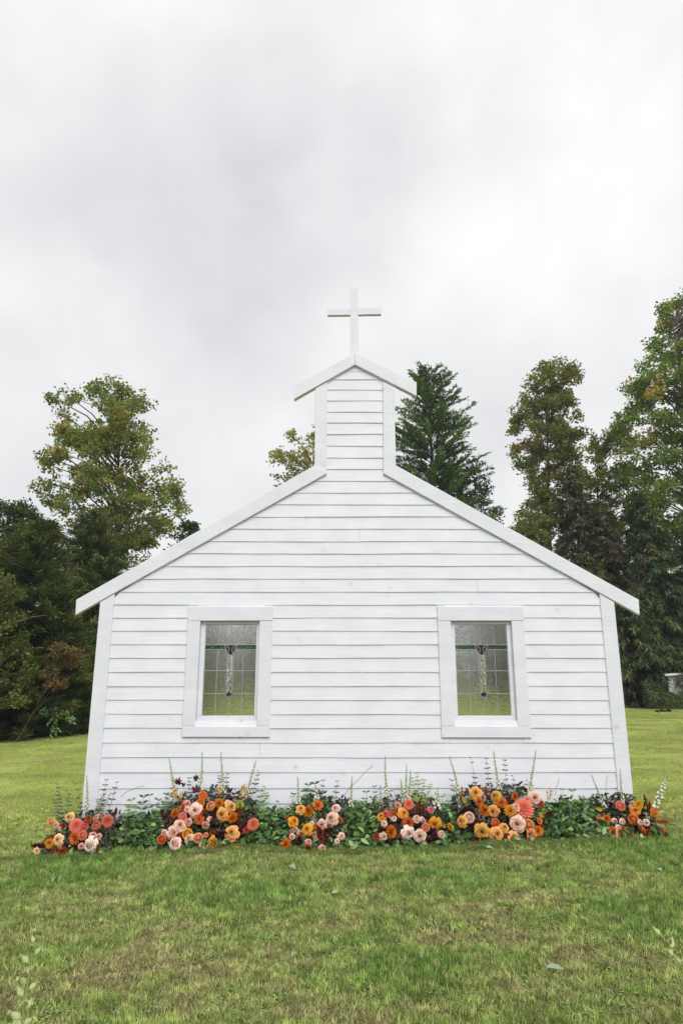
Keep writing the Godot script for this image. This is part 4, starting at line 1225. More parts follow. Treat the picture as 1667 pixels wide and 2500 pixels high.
	# long trailing vines against the boards
	for s in [[c, 0.0, 0.38, 0.33, 0.70], [d, 0.30, 0.38, 0.62, 0.47], [d, 1.02, 0.42, 1.25, 0.34], [banks[4], 2.18, 0.42, 2.24, 0.58], [f, 2.70, 0.45, 2.73, 0.60], [banks[0], -2.25, 0.40, -2.02, 0.50]]:
		var g := Geo.new()
		var p := PackedVector3Array()
		var r := PackedFloat32Array()
		for k in 7:
			var t := k / 6.0
			p.push_back(Vector3(lerpf(s[1], s[3], t), lerpf(s[2], s[4], t) + sin(t * PI) * 0.03 + sin(t * 9.0) * 0.008, -7.47) - s[0].position); r.push_back(0.0022)
		g.tube(p, r, 4, Color(0.12, 0.085, 0.06))
		part(s[0], "vine", g.mesh(), living("leaves", Color.WHITE, 0.3, 0.5, 0.25))
	# one straw blade stands up in the right-hand corner arrangement
	var blade := Geo.new()
	blade.leaf(Vector3(2.60, 0.05, -7.02) - f.position, Vector3(0.05, 1, 0).normalized(), Vector3(0, 0, 1), 0.17, 0.018, Color(0.55, 0.52, 0.25), 0.1, 0.02)
	var bl := part(f, "grass_blade", blade.mesh(), living("leaves", Color.WHITE, 0.3, 0.5, 0.25))
	bl.set_meta("label", "pale straw blade")


# ---------------------------------------------------------------- woods
func bark(col: Color) -> StandardMaterial3D:
	var key := "bark%s" % col.to_html()
	if mats.has(key):
		return mats[key]
	var m := plain(key, col, 0.9, 0.2)
	var nt := NoiseTexture2D.new()
	nt.width = 256; nt.height = 256; nt.seamless = true
	var no := FastNoiseLite.new()
	no.seed = 6; no.frequency = 0.04; no.fractal_octaves = 4
	nt.noise = no
	var ramp := Gradient.new()
	ramp.set_color(0, Color(0.45, 0.43, 0.4)); ramp.set_color(1, Color(1.0, 1.0, 1.0))
	nt.color_ramp = ramp
	m.albedo_texture = nt
	m.uv1_triplanar = true
	m.uv1_scale = Vector3(1.5, 0.3, 1.5)
	return m


func pick(palette: Array) -> Color:
	var t := rng.randf()
	for p in palette:
		t -= p[1]
		if t <= 0.0:
			return p[0]
	return palette[0][0]


# a broad-leaved tree; profile rows are [height, reach to -x, reach to +x], measured from the ground and the trunk line
func leafy_tree(called: String, label: String, x: float, z: float, profile: Array, clumps: int, per: int, leaf: float, palette: Array, opts := {}) -> Node3D:
	var at := Vector3(x, ground(x, z), z)
	var o := thing(called, label, "tree" if not opts.get("shrub", false) else "shrub", at, opts.get("group", "trees around the lawn"))
	var base_y: float = opts.get("trunk_foot", 0.0)
	var top: float = profile[0][0]
	var low: float = profile[-1][0]
	var wood := Geo.new()
	var lean: float = opts.get("lean", 0.0)
	var thick: float = opts.get("thick", top * 0.014)
	var trunk := PackedVector3Array()
	var tr := PackedFloat32Array()
	for k in 9:
		var t := k / 8.0
		trunk.push_back(Vector3(lean * t + sin(t * 5.0 + x) * 0.02 * top * t, base_y + t * (top - 0.6) * 0.88, sin(t * 3.7 + z) * 0.02 * top * t)); tr.push_back(thick * (1.0 - 0.95 * pow(t, 0.8)) + 0.01)
	wood.tube(trunk, tr, 8, Color.WHITE)
	var g := Geo.new()
	var centres := []
	for k in clumps:
		# a height weighted by how wide the crown is there
		var y := 0.0
		var l := 0.0
		var r := 0.0
		for attempt in 12:
			y = rnd(low, top - 0.6 * float(opts.get("clump", 0.75)))
			for q in profile.size() - 1:
				if y <= profile[q][0] and y >= profile[q + 1][0]:
					var t: float = (y - profile[q + 1][0]) / maxf(profile[q][0] - profile[q + 1][0], 0.01)
					l = lerpf(profile[q + 1][1], profile[q][1], t)
					r = lerpf(profile[q + 1][2], profile[q][2], t)
					break
			if rng.randf() < (r - l) / float(opts.get("widest", 9.0)) + 0.15:
				break
		var mid := (l + r) * 0.5
		var half := (r - l) * 0.5
		var az := rng.randf() * TAU
		var rad := pow(rng.randf(), 0.42)
		var cr: float = opts.get("clump", 0.75) * rnd(0.65, 1.25)
		var p := Vector3(mid + cos(az) * rad * maxf(half - cr * 0.45, half * 0.4), y, sin(az) * rad * half * 0.9)
		centres.append([p, cr, rad])
	for e in centres:
		var p: Vector3 = e[0]
		var cr: float = e[1]
		# a limb from the trunk out to the clump
		if rng.randf() < opts.get("limbs", 0.7):
			var from_y := clampf(p.y - (0.45 + rnd(-0.1, 0.25)) * Vector2(p.x, p.z).length() - 0.4, base_y + (top - base_y) * 0.18, top * 0.84)
			var s := clampf((from_y - base_y) / ((top - 0.6) * 0.88), 0, 0.999) * 8.0
			var from := trunk[int(s)].lerp(trunk[int(s) + 1], s - int(s))
			var bend := from.lerp(p, 0.5) + Vector3(0, 0.12 * from.distance_to(p), 0) + ball() * 0.08
			var w := clampf(from.distance_to(p) * 0.013, 0.012, 0.09)
			wood.tube(PackedVector3Array([from, bend, p, p + (p - bend) * 0.25]), PackedFloat32Array([w, w * 0.7, w * 0.4, 0.006]), 5, Color.WHITE)
		var tone := pick(palette) as Color
		var out := Vector3(p.x, (p.y - (low + top) * 0.5) * 0.6 + 1.0, p.z).normalized()
		# twigs inside the clump carry the leaves in bunches
		var twigs := maxi(3, int(per / 14.0))
		for w in twigs:
			var tw := p + ball().limit_length(1.7) * Vector3(cr, cr * 0.72, cr) * 0.42
			var bunch := tone if rng.randf() < 0.65 else pick(palette)
			for q in 14:
				var c := tw + ball().limit_length(1.8) * Vector3(1, 0.8, 1) * leaf * 0.85
				var along := (Vector3(rnd(-1, 1), rnd(-1.0, 0.5), rnd(-1, 1))).normalized()
				var up := (ball() * 0.7 + Vector3.UP * 0.8 + out * 0.4).normalized()
				var side := along.cross(up).normalized()
				var face := side.cross(along).normalized()
				var nor := face
				var len := leaf * rnd(0.7, 1.25)
				var wid := len * 0.36
				var col := bunch * rnd(0.72, 1.28)
				var k := g.v.size()
				g.v.push_back(c); g.v.push_back(c + along * len * 0.5 + side * wid); g.v.push_back(c + along * len - face * len * 0.1); g.v.push_back(c + along * len * 0.5 - side * wid)
				for z2 in 4:
					g.n.push_back(nor); g.c.push_back(col); g.u.push_back(Vector2.ZERO)
				g.i.append_array(PackedInt32Array([k, k + 2, k + 1, k, k + 3, k + 2]))
	var trunk_part := part(o, "trunk", wood.mesh(), bark(opts.get("bark", Color(0.50, 0.46, 0.42))))
	var crown := part(o, "crown", g.mesh(), living("tree_leaves", Color.WHITE, 1.0, 0.6, 0.3))
	crown.set_meta("kind", "stuff")
	return o


# an evergreen with tiers of drooping sprays
func evergreen(called: String, label: String, x: float, z: float, height: float, reach: float, palette: Array, opts := {}) -> Node3D:
	var at := Vector3(x, ground(x, z), z)
	var o := thing(called, label, "tree", at, opts.get("group", "dark evergreens edging the lawn"))
	var wood := Geo.new()
	var g := Geo.new()
	var path := PackedVector3Array()
	var rad := PackedFloat32Array()
	for k in 7:
		var t := k / 6.0
		path.push_back(Vector3(sin(t * 4.0 + x) * 0.06 * t, t * height * 0.97, 0)); rad.push_back(height * 0.014 * (1.0 - t) + 0.012)
	wood.tube(path, rad, 7, Color.WHITE)
	var low: float = opts.get("low", 0.15)
	var step: float = opts.get("step", 0.30)
	var sliver: float = opts.get("sliver", 0.42)
	var wide: float = opts.get("wide", 0.055)
	var droop: float = opts.get("droop", 0.35)
	var density: float = opts.get("density", 22.0)
	var fat: float = opts.get("fat", 0.75)
	var y := low
	while y < height - 0.05:
		var t := y / height
		var full := reach * pow(1.0 - t, fat) * (0.72 + 0.28 * smoothstep(0.0, 0.2, t))
		var arms := int((6 + 4 * (1.0 - t)) * float(opts.get("arms", 1.0)))
		for a in arms:
			var az := rng.randf() * TAU
			var length := maxf(0.18, full * rnd(opts.get("even", 0.62), 1.18))
			var dir := Vector3(cos(az), 0, sin(az))
			var rise := rnd(-0.1, 0.25) + 0.5 * t
			var tone := pick(palette) as Color
			var root := Vector3(0, y + rnd(-0.15, 0.15), 0)
			var tip := root + dir * length + Vector3(0, rise * length - droop * length, 0)
			var mid := root + dir * length * 0.55 + Vector3(0, rise * length * 0.55, 0)
			if a % 2 == 0:
				wood.tube(PackedVector3Array([root, mid, tip]), PackedFloat32Array([0.022, 0.014, 0.004]), 4, Color.WHITE)
			var count := int(density * length) + 4
			for k in count:
				var s := 0.12 + 0.88 * pow(rng.randf(), 0.7)
				var p := root.lerp(mid, s / 0.55) if s < 0.55 else mid.lerp(tip, (s - 0.55) / 0.45)
				var lateral := Vector3(-dir.z, 0, dir.x) * rnd(-1, 1)
				var along := (dir * rnd(0.2, 1.0) + lateral + Vector3(0, rnd(-0.65, 0.30) - droop * 0.4 + opts.get("upsweep", 0.0), 0)).normalized()
				var len := sliver * rnd(0.5, 1.15) * (0.62 + 0.38 * (1.0 - t))
				var side := along.cross(Vector3(rnd(-0.5, 0.5), 1, rnd(-0.5, 0.5))).normalized()
				var nor := side.cross(along).normalized()
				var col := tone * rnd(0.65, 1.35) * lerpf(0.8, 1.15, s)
				var q := g.v.size()
				p += ball() * 0.05
				g.v.push_back(p); g.v.push_back(p + along * len * 0.45 + side * wide); g.v.push_back(p + along * len + Vector3(0, -0.18 * len, 0)); g.v.push_back(p + along * len * 0.45 - side * wide)
				for z2 in 4:
					g.n.push_back(nor); g.c.push_back(col); g.u.push_back(Vector2.ZERO)
				g.i.append_array(PackedInt32Array([q, q + 2, q + 1, q, q + 3, q + 2]))
		y += step * rnd(0.75, 1.2)
	part(o, "trunk", wood.mesh(), bark(Color(0.30, 0.25, 0.21)))
	var crown := part(o, "crown", g.mesh(), living("needles", Color.WHITE, 0.4, 0.7, 0.25))
	crown.set_meta("kind", "stuff")
	return o


func build_woods() -> void:
	rng.seed = 900
	var autumn := [[Color(0.225, 0.290, 0.071), 0.42], [Color(0.309, 0.322, 0.084), 0.28], [Color(0.141, 0.206, 0.057), 0.18], [Color(0.425, 0.335, 0.084), 0.12]]
	var greener := [[Color(0.220, 0.323, 0.078), 0.55], [Color(0.143, 0.232, 0.066), 0.25], [Color(0.335, 0.388, 0.103), 0.15], [Color(0.568, 0.388, 0.078), 0.05]]
	var russet := [[Color(0.218, 0.259, 0.075), 0.52], [Color(0.299, 0.276, 0.086), 0.26], [Color(0.310, 0.218, 0.086), 0.08], [Color(0.144, 0.190, 0.057), 0.14]]
	var hemlock := [[Color(0.085, 0.129, 0.054), 0.5], [Color(0.129, 0.172, 0.063), 0.3], [Color(0.184, 0.209, 0.075), 0.12], [Color(0.147, 0.112, 0.062), 0.08]]
	var cedar := [[Color(0.127, 0.171, 0.072), 0.45], [Color(0.187, 0.231, 0.094), 0.35], [Color(0.242, 0.270, 0.110), 0.2]]
	# left side
	leafy_tree("maple_tree", "tall rounded maple turning yellow, grey trunk, standing alone left of the chapel", -13.9, -42.0, [[21.5, -1.6, 0.2], [20.6, -3.4, 0.8], [19.4, -5.3, 1.5], [17.8, -5.2, 2.7], [16.9, -4.3, 2.4], [15.9, -5.5, 3.1], [14.4, -5.8, 4.2], [13.2, -5.4, 4.7], [11.9, -4.8, 4.5], [10.8, -3.6, 2.4], [9.4, -2.4, 1.3]], 180, 168, 0.21, autumn, {"clump": 0.95, "thick": 0.30, "bark": Color(0.52, 0.49, 0.46), "lean": -0.8})
	leafy_tree("broadleaf_tree", "green tree with a yellow top behind the cedars at the far left", -16.6, -36.0, [[11.6, -2.0, -0.4], [10.6, -3.4, 1.0], [9.4, -4.5, 1.6], [7.5, -4.8, 1.8]], 60, 150, 0.19, [[Color(0.075, 0.12, 0.03), 0.6], [Color(0.05, 0.08, 0.03), 0.2], [Color(0.30, 0.27, 0.04), 0.2]], {"clump": 0.8, "widest": 7.0})
	leafy_tree("small_tree", "small dark round tree peeping over the left slope of the chapel roof", -7.6, -34.0, [[9.8, -0.5, 0.3], [9.1, -1.1, 0.8], [8.2, -1.5, 1.3], [7.0, -1.6, 1.3]], 26, 130, 0.15, [[Color(0.07, 0.10, 0.04), 0.7], [Color(0.10, 0.11, 0.05), 0.3]], {"clump": 0.5, "widest": 3.0})
	leafy_tree("thin_tree", "thin half-bare tree with pinkish brown leaves between the maple and the chapel roof", -10.6, -34.0, [[8.4, -0.6, 0.6], [7.6, -1.3, 1.5], [6.4, -1.6, 1.6], [5.2, -1.4, 1.4]], 34, 42, 0.13, [[Color(0.20, 0.15, 0.09), 0.6], [Color(0.10, 0.10, 0.04), 0.4]], {"clump": 0.6, "limbs": 1.0, "widest": 3.5, "bark": Color(0.55, 0.48, 0.42)})
	leafy_tree("yellowing_tree", "slim yellow-green tree rising from the cedars below the maple crown", -12.6, -34.0, [[9.6, -0.4, 0.5], [8.6, -0.8, 0.8], [7.0, -0.9, 1.0], [5.5, -0.8, 1.0]], 34, 120, 0.15, [[Color(0.13, 0.15, 0.035), 0.5], [Color(0.20, 0.19, 0.04), 0.3], [Color(0.07, 0.10, 0.03), 0.2]], {"clump": 0.6, "widest": 3.5})
	var left := [["tallest dark cedar at the left edge of the lawn, pointed top below the yellow patch", -11.0, -24.5, 7.6, 2.5], ["dark cedar at the left, second in the row towards the chapel", -9.9, -28.4, 6.9, 2.3], ["dark cedar at the left, its pointed top just under the maple crown", -11.7, -31.0, 9.6, 2.5], ["low feathery cedar at the left, half behind the chapel eave", -8.0, -29.0, 5.6, 2.2], ["dark cedar at the outer left edge of the view", -13.2, -22.5, 6.6, 2.6], ["young cedar with pale tips under the brown branch at the left", -9.65, -25.5, 3.6, 1.5], ["dark cedar filling the gap behind the tallest one at the left edge", -13.6, -28.5, 8.2, 2.8], ["broad dark cedar hidden up to its top by the left roof slope", -9.6, -35.0, 7.4, 2.6], ["dark cedar at the left seen below the chapel eave", -9.1, -28.8, 4.8, 2.0]]
	for e in left:
		evergreen("cedar_tree", e[0], e[1], e[2], e[3], e[4], cedar, {"droop": 0.05, "upsweep": 0.55, "sliver": 0.46, "wide": 0.020, "density": 85.0, "step": 0.17, "fat": 0.5})
	leafy_tree("dogwood_shrub", "olive green dogwood hanging in front of the cedars at the left edge", -10.5, -21.2, [[5.6, -0.6, 0.3], [4.5, -1.2, 0.7], [3.6, -1.4, 0.9], [3.1, -1.4, 1.5], [2.4, -1.4, 1.2], [1.2, -1.5, 1.1]], 75, 120, 0.10, [[Color(0.15, 0.19, 0.055), 0.55], [Color(0.26, 0.27, 0.085), 0.3], [Color(0.08, 0.11, 0.04), 0.15]], {"clump": 0.42, "widest": 3.0, "thick": 0.05, "shrub": true, "group": "shrubs in front of the cedars"})
	leafy_tree("brown_shrub", "shrub with hanging rust-brown leaves in front of the cedars at the left", -10.2, -22.5, [[3.1, 0.9, 1.55], [2.6, 0.6, 1.8], [2.1, 0.6, 1.75], [1.7, 0.6, 1.4]], 20, 90, 0.095, [[Color(0.24, 0.15, 0.07), 0.6], [Color(0.22, 0.20, 0.07), 0.4]], {"clump": 0.28, "widest": 1.3, "thick": 0.012, "lean": 1.1, "shrub": true, "group": "shrubs in front of the cedars"})
	# behind the chapel
	leafy_tree("pale_tree", "sparse pale yellow-green tree showing left of the belfry", -2.0, -44.0, [[18.2, -0.3, 1.6], [16.9, -2.6, 1.8], [15.8, -3.1, 2.0], [14.6, -2.6, 2.2], [12.5, -2.8, 2.6], [9.0, -2.6, 2.6]], 64, 90, 0.20, [[Color(0.34, 0.37, 0.10), 0.5], [Color(0.22, 0.26, 0.08), 0.3], [Color(0.46, 0.40, 0.10), 0.2]], {"clump": 0.65, "widest": 5.0, "limbs": 1.0, "bark": Color(0.42, 0.36, 0.3)})
	evergreen("white_pine", "tall bushy white pine right of the belfry", 6.4, -46.0, 23.0, 5.5, [[Color(0.125, 0.205, 0.07), 0.5], [Color(0.19, 0.28, 0.09), 0.3], [Color(0.08, 0.13, 0.05), 0.2]], {"droop": 0.0, "upsweep": 0.75, "sliver": 0.50, "wide": 0.045, "density": 36.0, "step": 0.27, "fat": 0.44, "low": 6.0, "arms": 1.5, "even": 0.4, "group": "trees around the lawn"})
	leafy_tree("pine_arm", "lone pine with a long bare-tipped limb behind the right roof slope", 9.6, -47.0, [[17.3, -0.2, 1.3], [16.4, -1.4, 1.0], [14.6, -2.0, 1.6], [12.6, -2.2, 1.6], [10.0, -2.4, 2.0]], 44, 60, 0.22, [[Color(0.05, 0.085, 0.03), 0.7], [Color(0.08, 0.11, 0.04), 0.3]], {"clump": 0.5, "widest": 4.0, "limbs": 1.0})
	for e in [["dark hemlock behind the left window of the chapel", -6.2, -50.0, 7.0, 2.5], ["dark hemlock behind the wall between the windows, left one", -2.6, -51.0, 7.5, 2.6], ["dark hemlock behind the wall between the windows, right one", 1.6, -52.0, 8.0, 2.8], ["broad dark hemlock behind the right window of the chapel", 6.0, -51.0, 7.5, 2.7], ["dark hemlock behind the right window of the chapel, farther right", 10.6, -50.0, 8.5, 2.8], ["dark hemlock seen through the upper left window panes", -10.0, -49.0, 8.5, 2.8]]:
		evergreen("hemlock_tree", e[0], e[1], e[2], e[3], e[4], hemlock, {"sliver": 0.55, "wide": 0.06, "density": 16.0})
	# right side
	leafy_tree("tulip_tree", "tulip tree turning brown at the right, domed top with a smaller dome beside it", 15.6, -50.0, [[26.6, 0.6, 1.9], [25.0, -0.9, 3.8], [22.9, -1.8, 3.8], [20.9, -2.8, 3.5], [19.3, -2.7, 3.0], [17.2, -2.4, 2.6], [15.5, -1.5, 2.8], [12.4, -1.3, 2.6]], 150, 160, 0.23, russet, {"clump": 0.85, "bark": Color(0.5, 0.47, 0.43), "widest": 6.5})
	leafy_tree("mixed_tree", "green and brown tree between the two tall trees at the right", 20.3, -52.0, [[22.0, 0.7, 2.6], [20.8, -1.1, 3.4], [18.9, -1.9, 4.2], [16.8, -1.8, 4.4], [12.6, -2.0, 4.1]], 100, 150, 0.22, autumn, {"clump": 0.8, "widest": 6.0})
	leafy_tree("poplar_tree", "tallest tree, green poplar cut off by the right edge of the view", 25.0, -46.0, [[32.0, 1.2, 5.4], [28.4, -1.4, 6.3], [25.4, -2.9, 6.5], [22.7, -4.2, 6.7], [20.9, -5.0, 6.7], [19.2, -5.6, 6.7], [16.9, -6.0, 6.3], [14.0, -5.8, 5.9], [10.2, -5.4, 5.4]], 370, 150, 0.23, greener, {"clump": 0.95, "widest": 11.0, "thick": 0.42})
	leafy_tree("low_tree", "low rusty tree beside the right slope of the chapel roof", 12.7, -48.0, [[14.2, 0.0, 1.0], [12.8, -0.8, 2.5], [11.0, -1.5, 3.1], [8.5, -1.7, 3.3]], 100, 120, 0.20, russet, {"clump": 0.7, "widest": 5.0})
	var dusk := [[Color(0.101, 0.124, 0.054), 0.45], [Color(0.157, 0.168, 0.073), 0.3], [Color(0.202, 0.168, 0.090), 0.25]]
	for e in [["tall thin-topped hemlock in front of the tulip tree at the right", 16.6, -47.0, 16.9, 3.9, dusk], ["hemlock with pale drooping tips right of the chapel eave", 15.2, -42.0, 9.5, 3.4, dusk], ["broad black-green hemlock at the right edge of the lawn", 19.6, -42.5, 12.4, 3.9, hemlock], ["dense hemlock cut off by the right edge of the view", 23.0, -43.0, 12.6, 3.8, hemlock], ["hemlock behind the right roof slope, below the rusty tree", 12.6, -45.0, 10.0, 3.2, dusk], ["short hemlock nearest the lawn beside the chapel's right edge", 17.2, -40.5, 6.6, 2.7, hemlock], ["tall hemlock filling the gap between the poplar and the lawn at the right", 21.6, -48.0, 14.5, 3.8, hemlock], ["tall dark hemlock at the far right, behind the dense one", 25.4, -47.0, 14.5, 4.0, hemlock], ["hemlock behind the tall thin-topped one at the right", 19.2, -49.5, 15.0, 4.2, dusk], ["slim hemlock between the tulip tree and the poplar", 18.0, -45.5, 13.6, 3.4, dusk], ["short dark hemlock nearest the lawn at the right edge of the view", 20.4, -40.8, 6.4, 2.6, hemlock]]:
		evergreen("hemlock_tree", e[0], e[1], e[2], e[3], e[4], e[5], {"sliver": 0.60, "wide": 0.034, "density": 50.0, "droop": 0.4, "low": 0.4})
	# the wood goes on past both sides of the view
	for e in [["cedar_tree", -17.0, -20.5, 1.15, "cedar next past the left edge of the view"], ["cedar_tree_002", -20.5, -18.0, 1.0, "cedar second past the left edge of the view"], ["cedar_tree_004", -24.0, -15.5, 1.1, "cedar third past the left edge of the view"], ["cedar_tree", -28.0, -13.0, 1.2, "cedar fourth and last past the left edge of the view"], ["broadleaf_tree", -23.0, -24.0, 1.0, "green tree behind the third cedar past the left edge"], ["maple_tree", -29.0, -27.0, 0.9, "maple far out past the left edge of the view"], ["broadleaf_tree", -33.0, -17.0, 1.15, "green tree farthest out on the left side"], ["hemlock_tree_006", 28.0, -42.0, 1.0, "hemlock next past the right edge of the view"], ["hemlock_tree_008", 32.0, -39.0, 1.05, "hemlock second past the right edge of the view"], ["poplar_tree", 37.0, -42.0, 0.9, "second green poplar, far out past the right edge"], ["hemlock_tree_006", 36.0, -34.0, 0.9, "hemlock third past the right edge of the view"], ["mixed_tree", 42.0, -33.0, 0.9, "green and brown tree farthest out on the right side"]]:
		var o: Node3D = get_node(NodePath(e[0])).duplicate()
		o.name = numbered(String(e[0]).rstrip("0123456789").rstrip("_"))
		add_child(o, true)
		o.position = Vector3(e[1], ground(e[1], e[2]), e[2])
		o.rotation.y = e[1] * 0.7
		o.scale = Vector3.ONE * e[3]
		o.set_meta("label", e[4])
		o.set_meta("group", "trees of the wood's edge beyond the view")
	# what grows under the trees, one dark mass
	var g := Geo.new()
	for e in [[-32.0, -11.5, -14.5, -21.2, 1.8], [25.0, -43.0, 42.0, -32.0, 2.0], [-14.5, -21.2, -9.3, -27.5, 1.6], [-9.3, -27.5, -6.0, -33.0, 2.4], [-14.0, -53.0, 13.0, -53.0, 7.5], [16.6, -38.4, 24.5, -38.4, 0.9], [11.0, -43.5, 25.0, -43.5, 1.5], [11.0, -49.0, 28.0, -49.0, 7.5], [-20.0, -33.0, -7.0, -38.0, 5.0]]:
		var n := int(Vector2(e[0] - e[2], e[1] - e[3]).length() * 650.0 * sqrt(e[4]))
		for k in n:
			var t := rng.randf()
			var p := Vector3(lerpf(e[0], e[2], t), 0, lerpf(e[1], e[3], t) + rnd(-0.9, 0.9))
			p.y = ground(p.x, p.z) + e[4] * pow(rng.randf(), 1.2)
			var col: Color = pick(hemlock) * rnd(0.6, 1.2)
			g.leaf(p, ball().normalized(), (ball() + Vector3(0, 1, 0.5)).normalized(), rnd(0.12, 0.30), rnd(0.02, 0.05), col)
	var u := put("undergrowth", g.mesh(), living("needles", Color.WHITE, 0.4, 0.7, 0.25))
	u.set_meta("kind", "stuff")
	u.set_meta("label", "dark tangled undergrowth below the trees round the lawn")
	# a light green creeper in front of the cedars
	var v := Geo.new()
	var stem := PackedVector3Array()
	for k in 9:
		var t := k / 8.0
		stem.push_back(Vector3(lerpf(0.0, 1.05, t), 0.85 + 0.22 * sin(t * 3.0) - 0.35 * t * t, 0.1 * sin(t * 4.0)))
	v.tube(stem, PackedFloat32Array([0.012, 0.011, 0.01, 0.009, 0.008, 0.007, 0.006, 0.005, 0.004]), 4, Color(0.1, 0.09, 0.04))
	for k in 110:
		var t := rng.randf()
		var s := minf(t * 8.0, 7.999)
		var p := stem[int(s)].lerp(stem[int(s) + 1], s - int(s)) + ball() * 0.045
		if k % 2 == 0 and t < 0.7:
			p = Vector3(0.42 + rng.randfn() * 0.07, rnd(0.15, 1.0), rng.randfn() * 0.08)
		v.leaf(p, Vector3(rnd(-1, 1), rnd(-1, 0.1), 0.3).normalized(), Vector3(0, 0.6, 0.8), 0.10, 0.07, Color(0.12, 0.24, 0.06) * rnd(0.7, 1.25))
	var creeper := thing("creeper_vine", "bright green creeper trailing low in front of the dark cedars at the left", "vine", Vector3(-9.75, ground(-9.75, -23.2), -23.2))
	part(creeper, "foliage", v.mesh(), living("leaves", Color.WHITE, 0.25, 0.42, 0.5)).set_meta("kind", "stuff")
	# bare limbs that show against the evergreens
	var pale_wood := bark(Color(0.58, 0.53, 0.47))
	for e in [["pale dead branch across the cedars at the left edge", [[-11.0, 3.05], [-10.2, 3.2], [-9.3, 3.5], [-8.7, 3.55]], -20.9], ["pale dead limb in the evergreens at the upper right edge", [[24.5, 13.7], [22.6, 13.2], [21.0, 13.4]], -40.0], ["thin grey dead limb in the evergreens at the right, below the upper one", [[24.0, 9.0], [22.2, 9.9], [20.9, 10.5]], -40.2]]:
		var b := Geo.new()
		var p := PackedVector3Array()
		var r := PackedFloat32Array()
		for k in e[1].size():
			p.push_back(Vector3(e[1][k][0], e[1][k][1], e[2] + 0.15 * k)); r.push_back(0.035 * (1.0 - 0.8 * k / (e[1].size() - 1.0)) * (1.0 if e[2] > -30 else 1.5))
		b.tube(p, r, 5, Color.WHITE)
		var o := put(numbered("dead_branch"), b.mesh(), pale_wood)
		tag(o, e[0], "branch")
	# a pale low building glimpsed through the hemlocks
	var shed := thing("pale_building", "low white building glimpsed through the hemlock branches at the right edge", "building", Vector3(20.6, 0.28, -39.65))
	var sg := Geo.new()
	sg.box(Vector3(-2.2, 0.0, -1.5), Vector3(3.4, 1.75, 0.0))
	part(shed, "wall", sg.mesh(), plain("pale_wall", Color(0.85, 0.85, 0.85), 0.7))
	var rg := Geo.new()
	rg.slab(poly([-2.5, 1.76, 3.7, 2.16, 3.7, 2.28, -2.5, 1.88]), -1.8, 0.3)
	part(shed, "roof", rg.mesh(), plain("pale_roof", Color(0.9, 0.9, 0.9), 0.6))


# ---------------------------------------------------------------- turf
func tuft(blades: int, spread: float, height: float, width: float, flop: float, clover := false) -> ArrayMesh:
	var g := Geo.new()
	for k in blades:
		var az := rng.randf() * TAU
		var at := Vector3(cos(az), 0, sin(az)) * spread * sqrt(rng.randf())
		if clover:
			g.leaf(at + Vector3(0, height * rnd(0.3, 0.7), 0), Vector3(cos(az), rnd(-0.2, 0.3), sin(az)).normalized(), Vector3.UP, width * 2.6, width * 2.2, Color.WHITE * rnd(0.8, 1.15), 0.1, 0.1)
			continue
		var bend := Vector3(rng.randfn(), 0, rng.randfn()) * flop
		var h := height * rnd(0.45, 1.15)
		var mid := at + (Vector3.UP + bend * 0.5).normalized() * h * 0.6
		var tip := mid + (Vector3.UP * 0.75 + bend * 1.4).normalized() * h * 0.5
		var side := Vector3(cos(az * 3.0), 0, sin(az * 3.0)) * width * 0.5
		var shade := rnd(0.55, 1.5)
		var q := g.v.size()
		for p in [at + side, at - side, mid + side * 0.85, mid - side * 0.85, tip]:
			g.v.push_back(p); g.u.push_back(Vector2.ZERO)
			g.n.push_back((side.cross(Vector3.UP).normalized() + Vector3.UP * 0.15).normalized())
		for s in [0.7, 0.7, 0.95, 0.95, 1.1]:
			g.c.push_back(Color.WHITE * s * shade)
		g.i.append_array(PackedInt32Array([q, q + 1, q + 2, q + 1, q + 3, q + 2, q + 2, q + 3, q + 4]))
	return g.mesh()


func sow(called: String, label: String, mesh: ArrayMesh, spots: PackedFloat32Array, count: int) -> void:
	var mm := MultiMesh.new()
	mm.transform_format = MultiMesh.TRANSFORM_3D
	mm.use_colors = true
	mm.mesh = mesh
	mm.instance_count = count
	mm.buffer = spots
	var o := MultiMeshInstance3D.new()
	o.name = called
	o.multimesh = mm
	o.material_override = living("grass", Color.WHITE, 0.6, 0.6, 0.2)
	o.set_meta("kind", "stuff")
	o.set_meta("label", label)
	add_child(o, true)


func add_spot(b: PackedFloat32Array, x: float, z: float, s: float, tall: float, col: Color) -> void:
	var a := rng.randf() * TAU
	var ca := cos(a) * s
	var sa := sin(a) * s
	b.append_array(PackedFloat32Array([ca, 0, sa, x, 0, s * tall, 0, ground(x, z) - 0.004, -sa, 0, ca, z, col.r, col.g, col.b, 1.0]))


func turf_colour(x: float, z: float) -> Color:
	var c := lawn_colour(x, z)
	var t := rng.randf()
	var d := dryness(x, z)
	if t < 0.16 + 0.4 * clampf(d, 0.0, 0.9):
		c = c.lerp(Color(0.66, 0.55, 0.32), rnd(0.2, 1.0))
	elif t > 0.9:
		c = c.lerp(Color(0.27, 0.45, 0.09), 0.7)
	return c * rnd(0.45, 1.6)


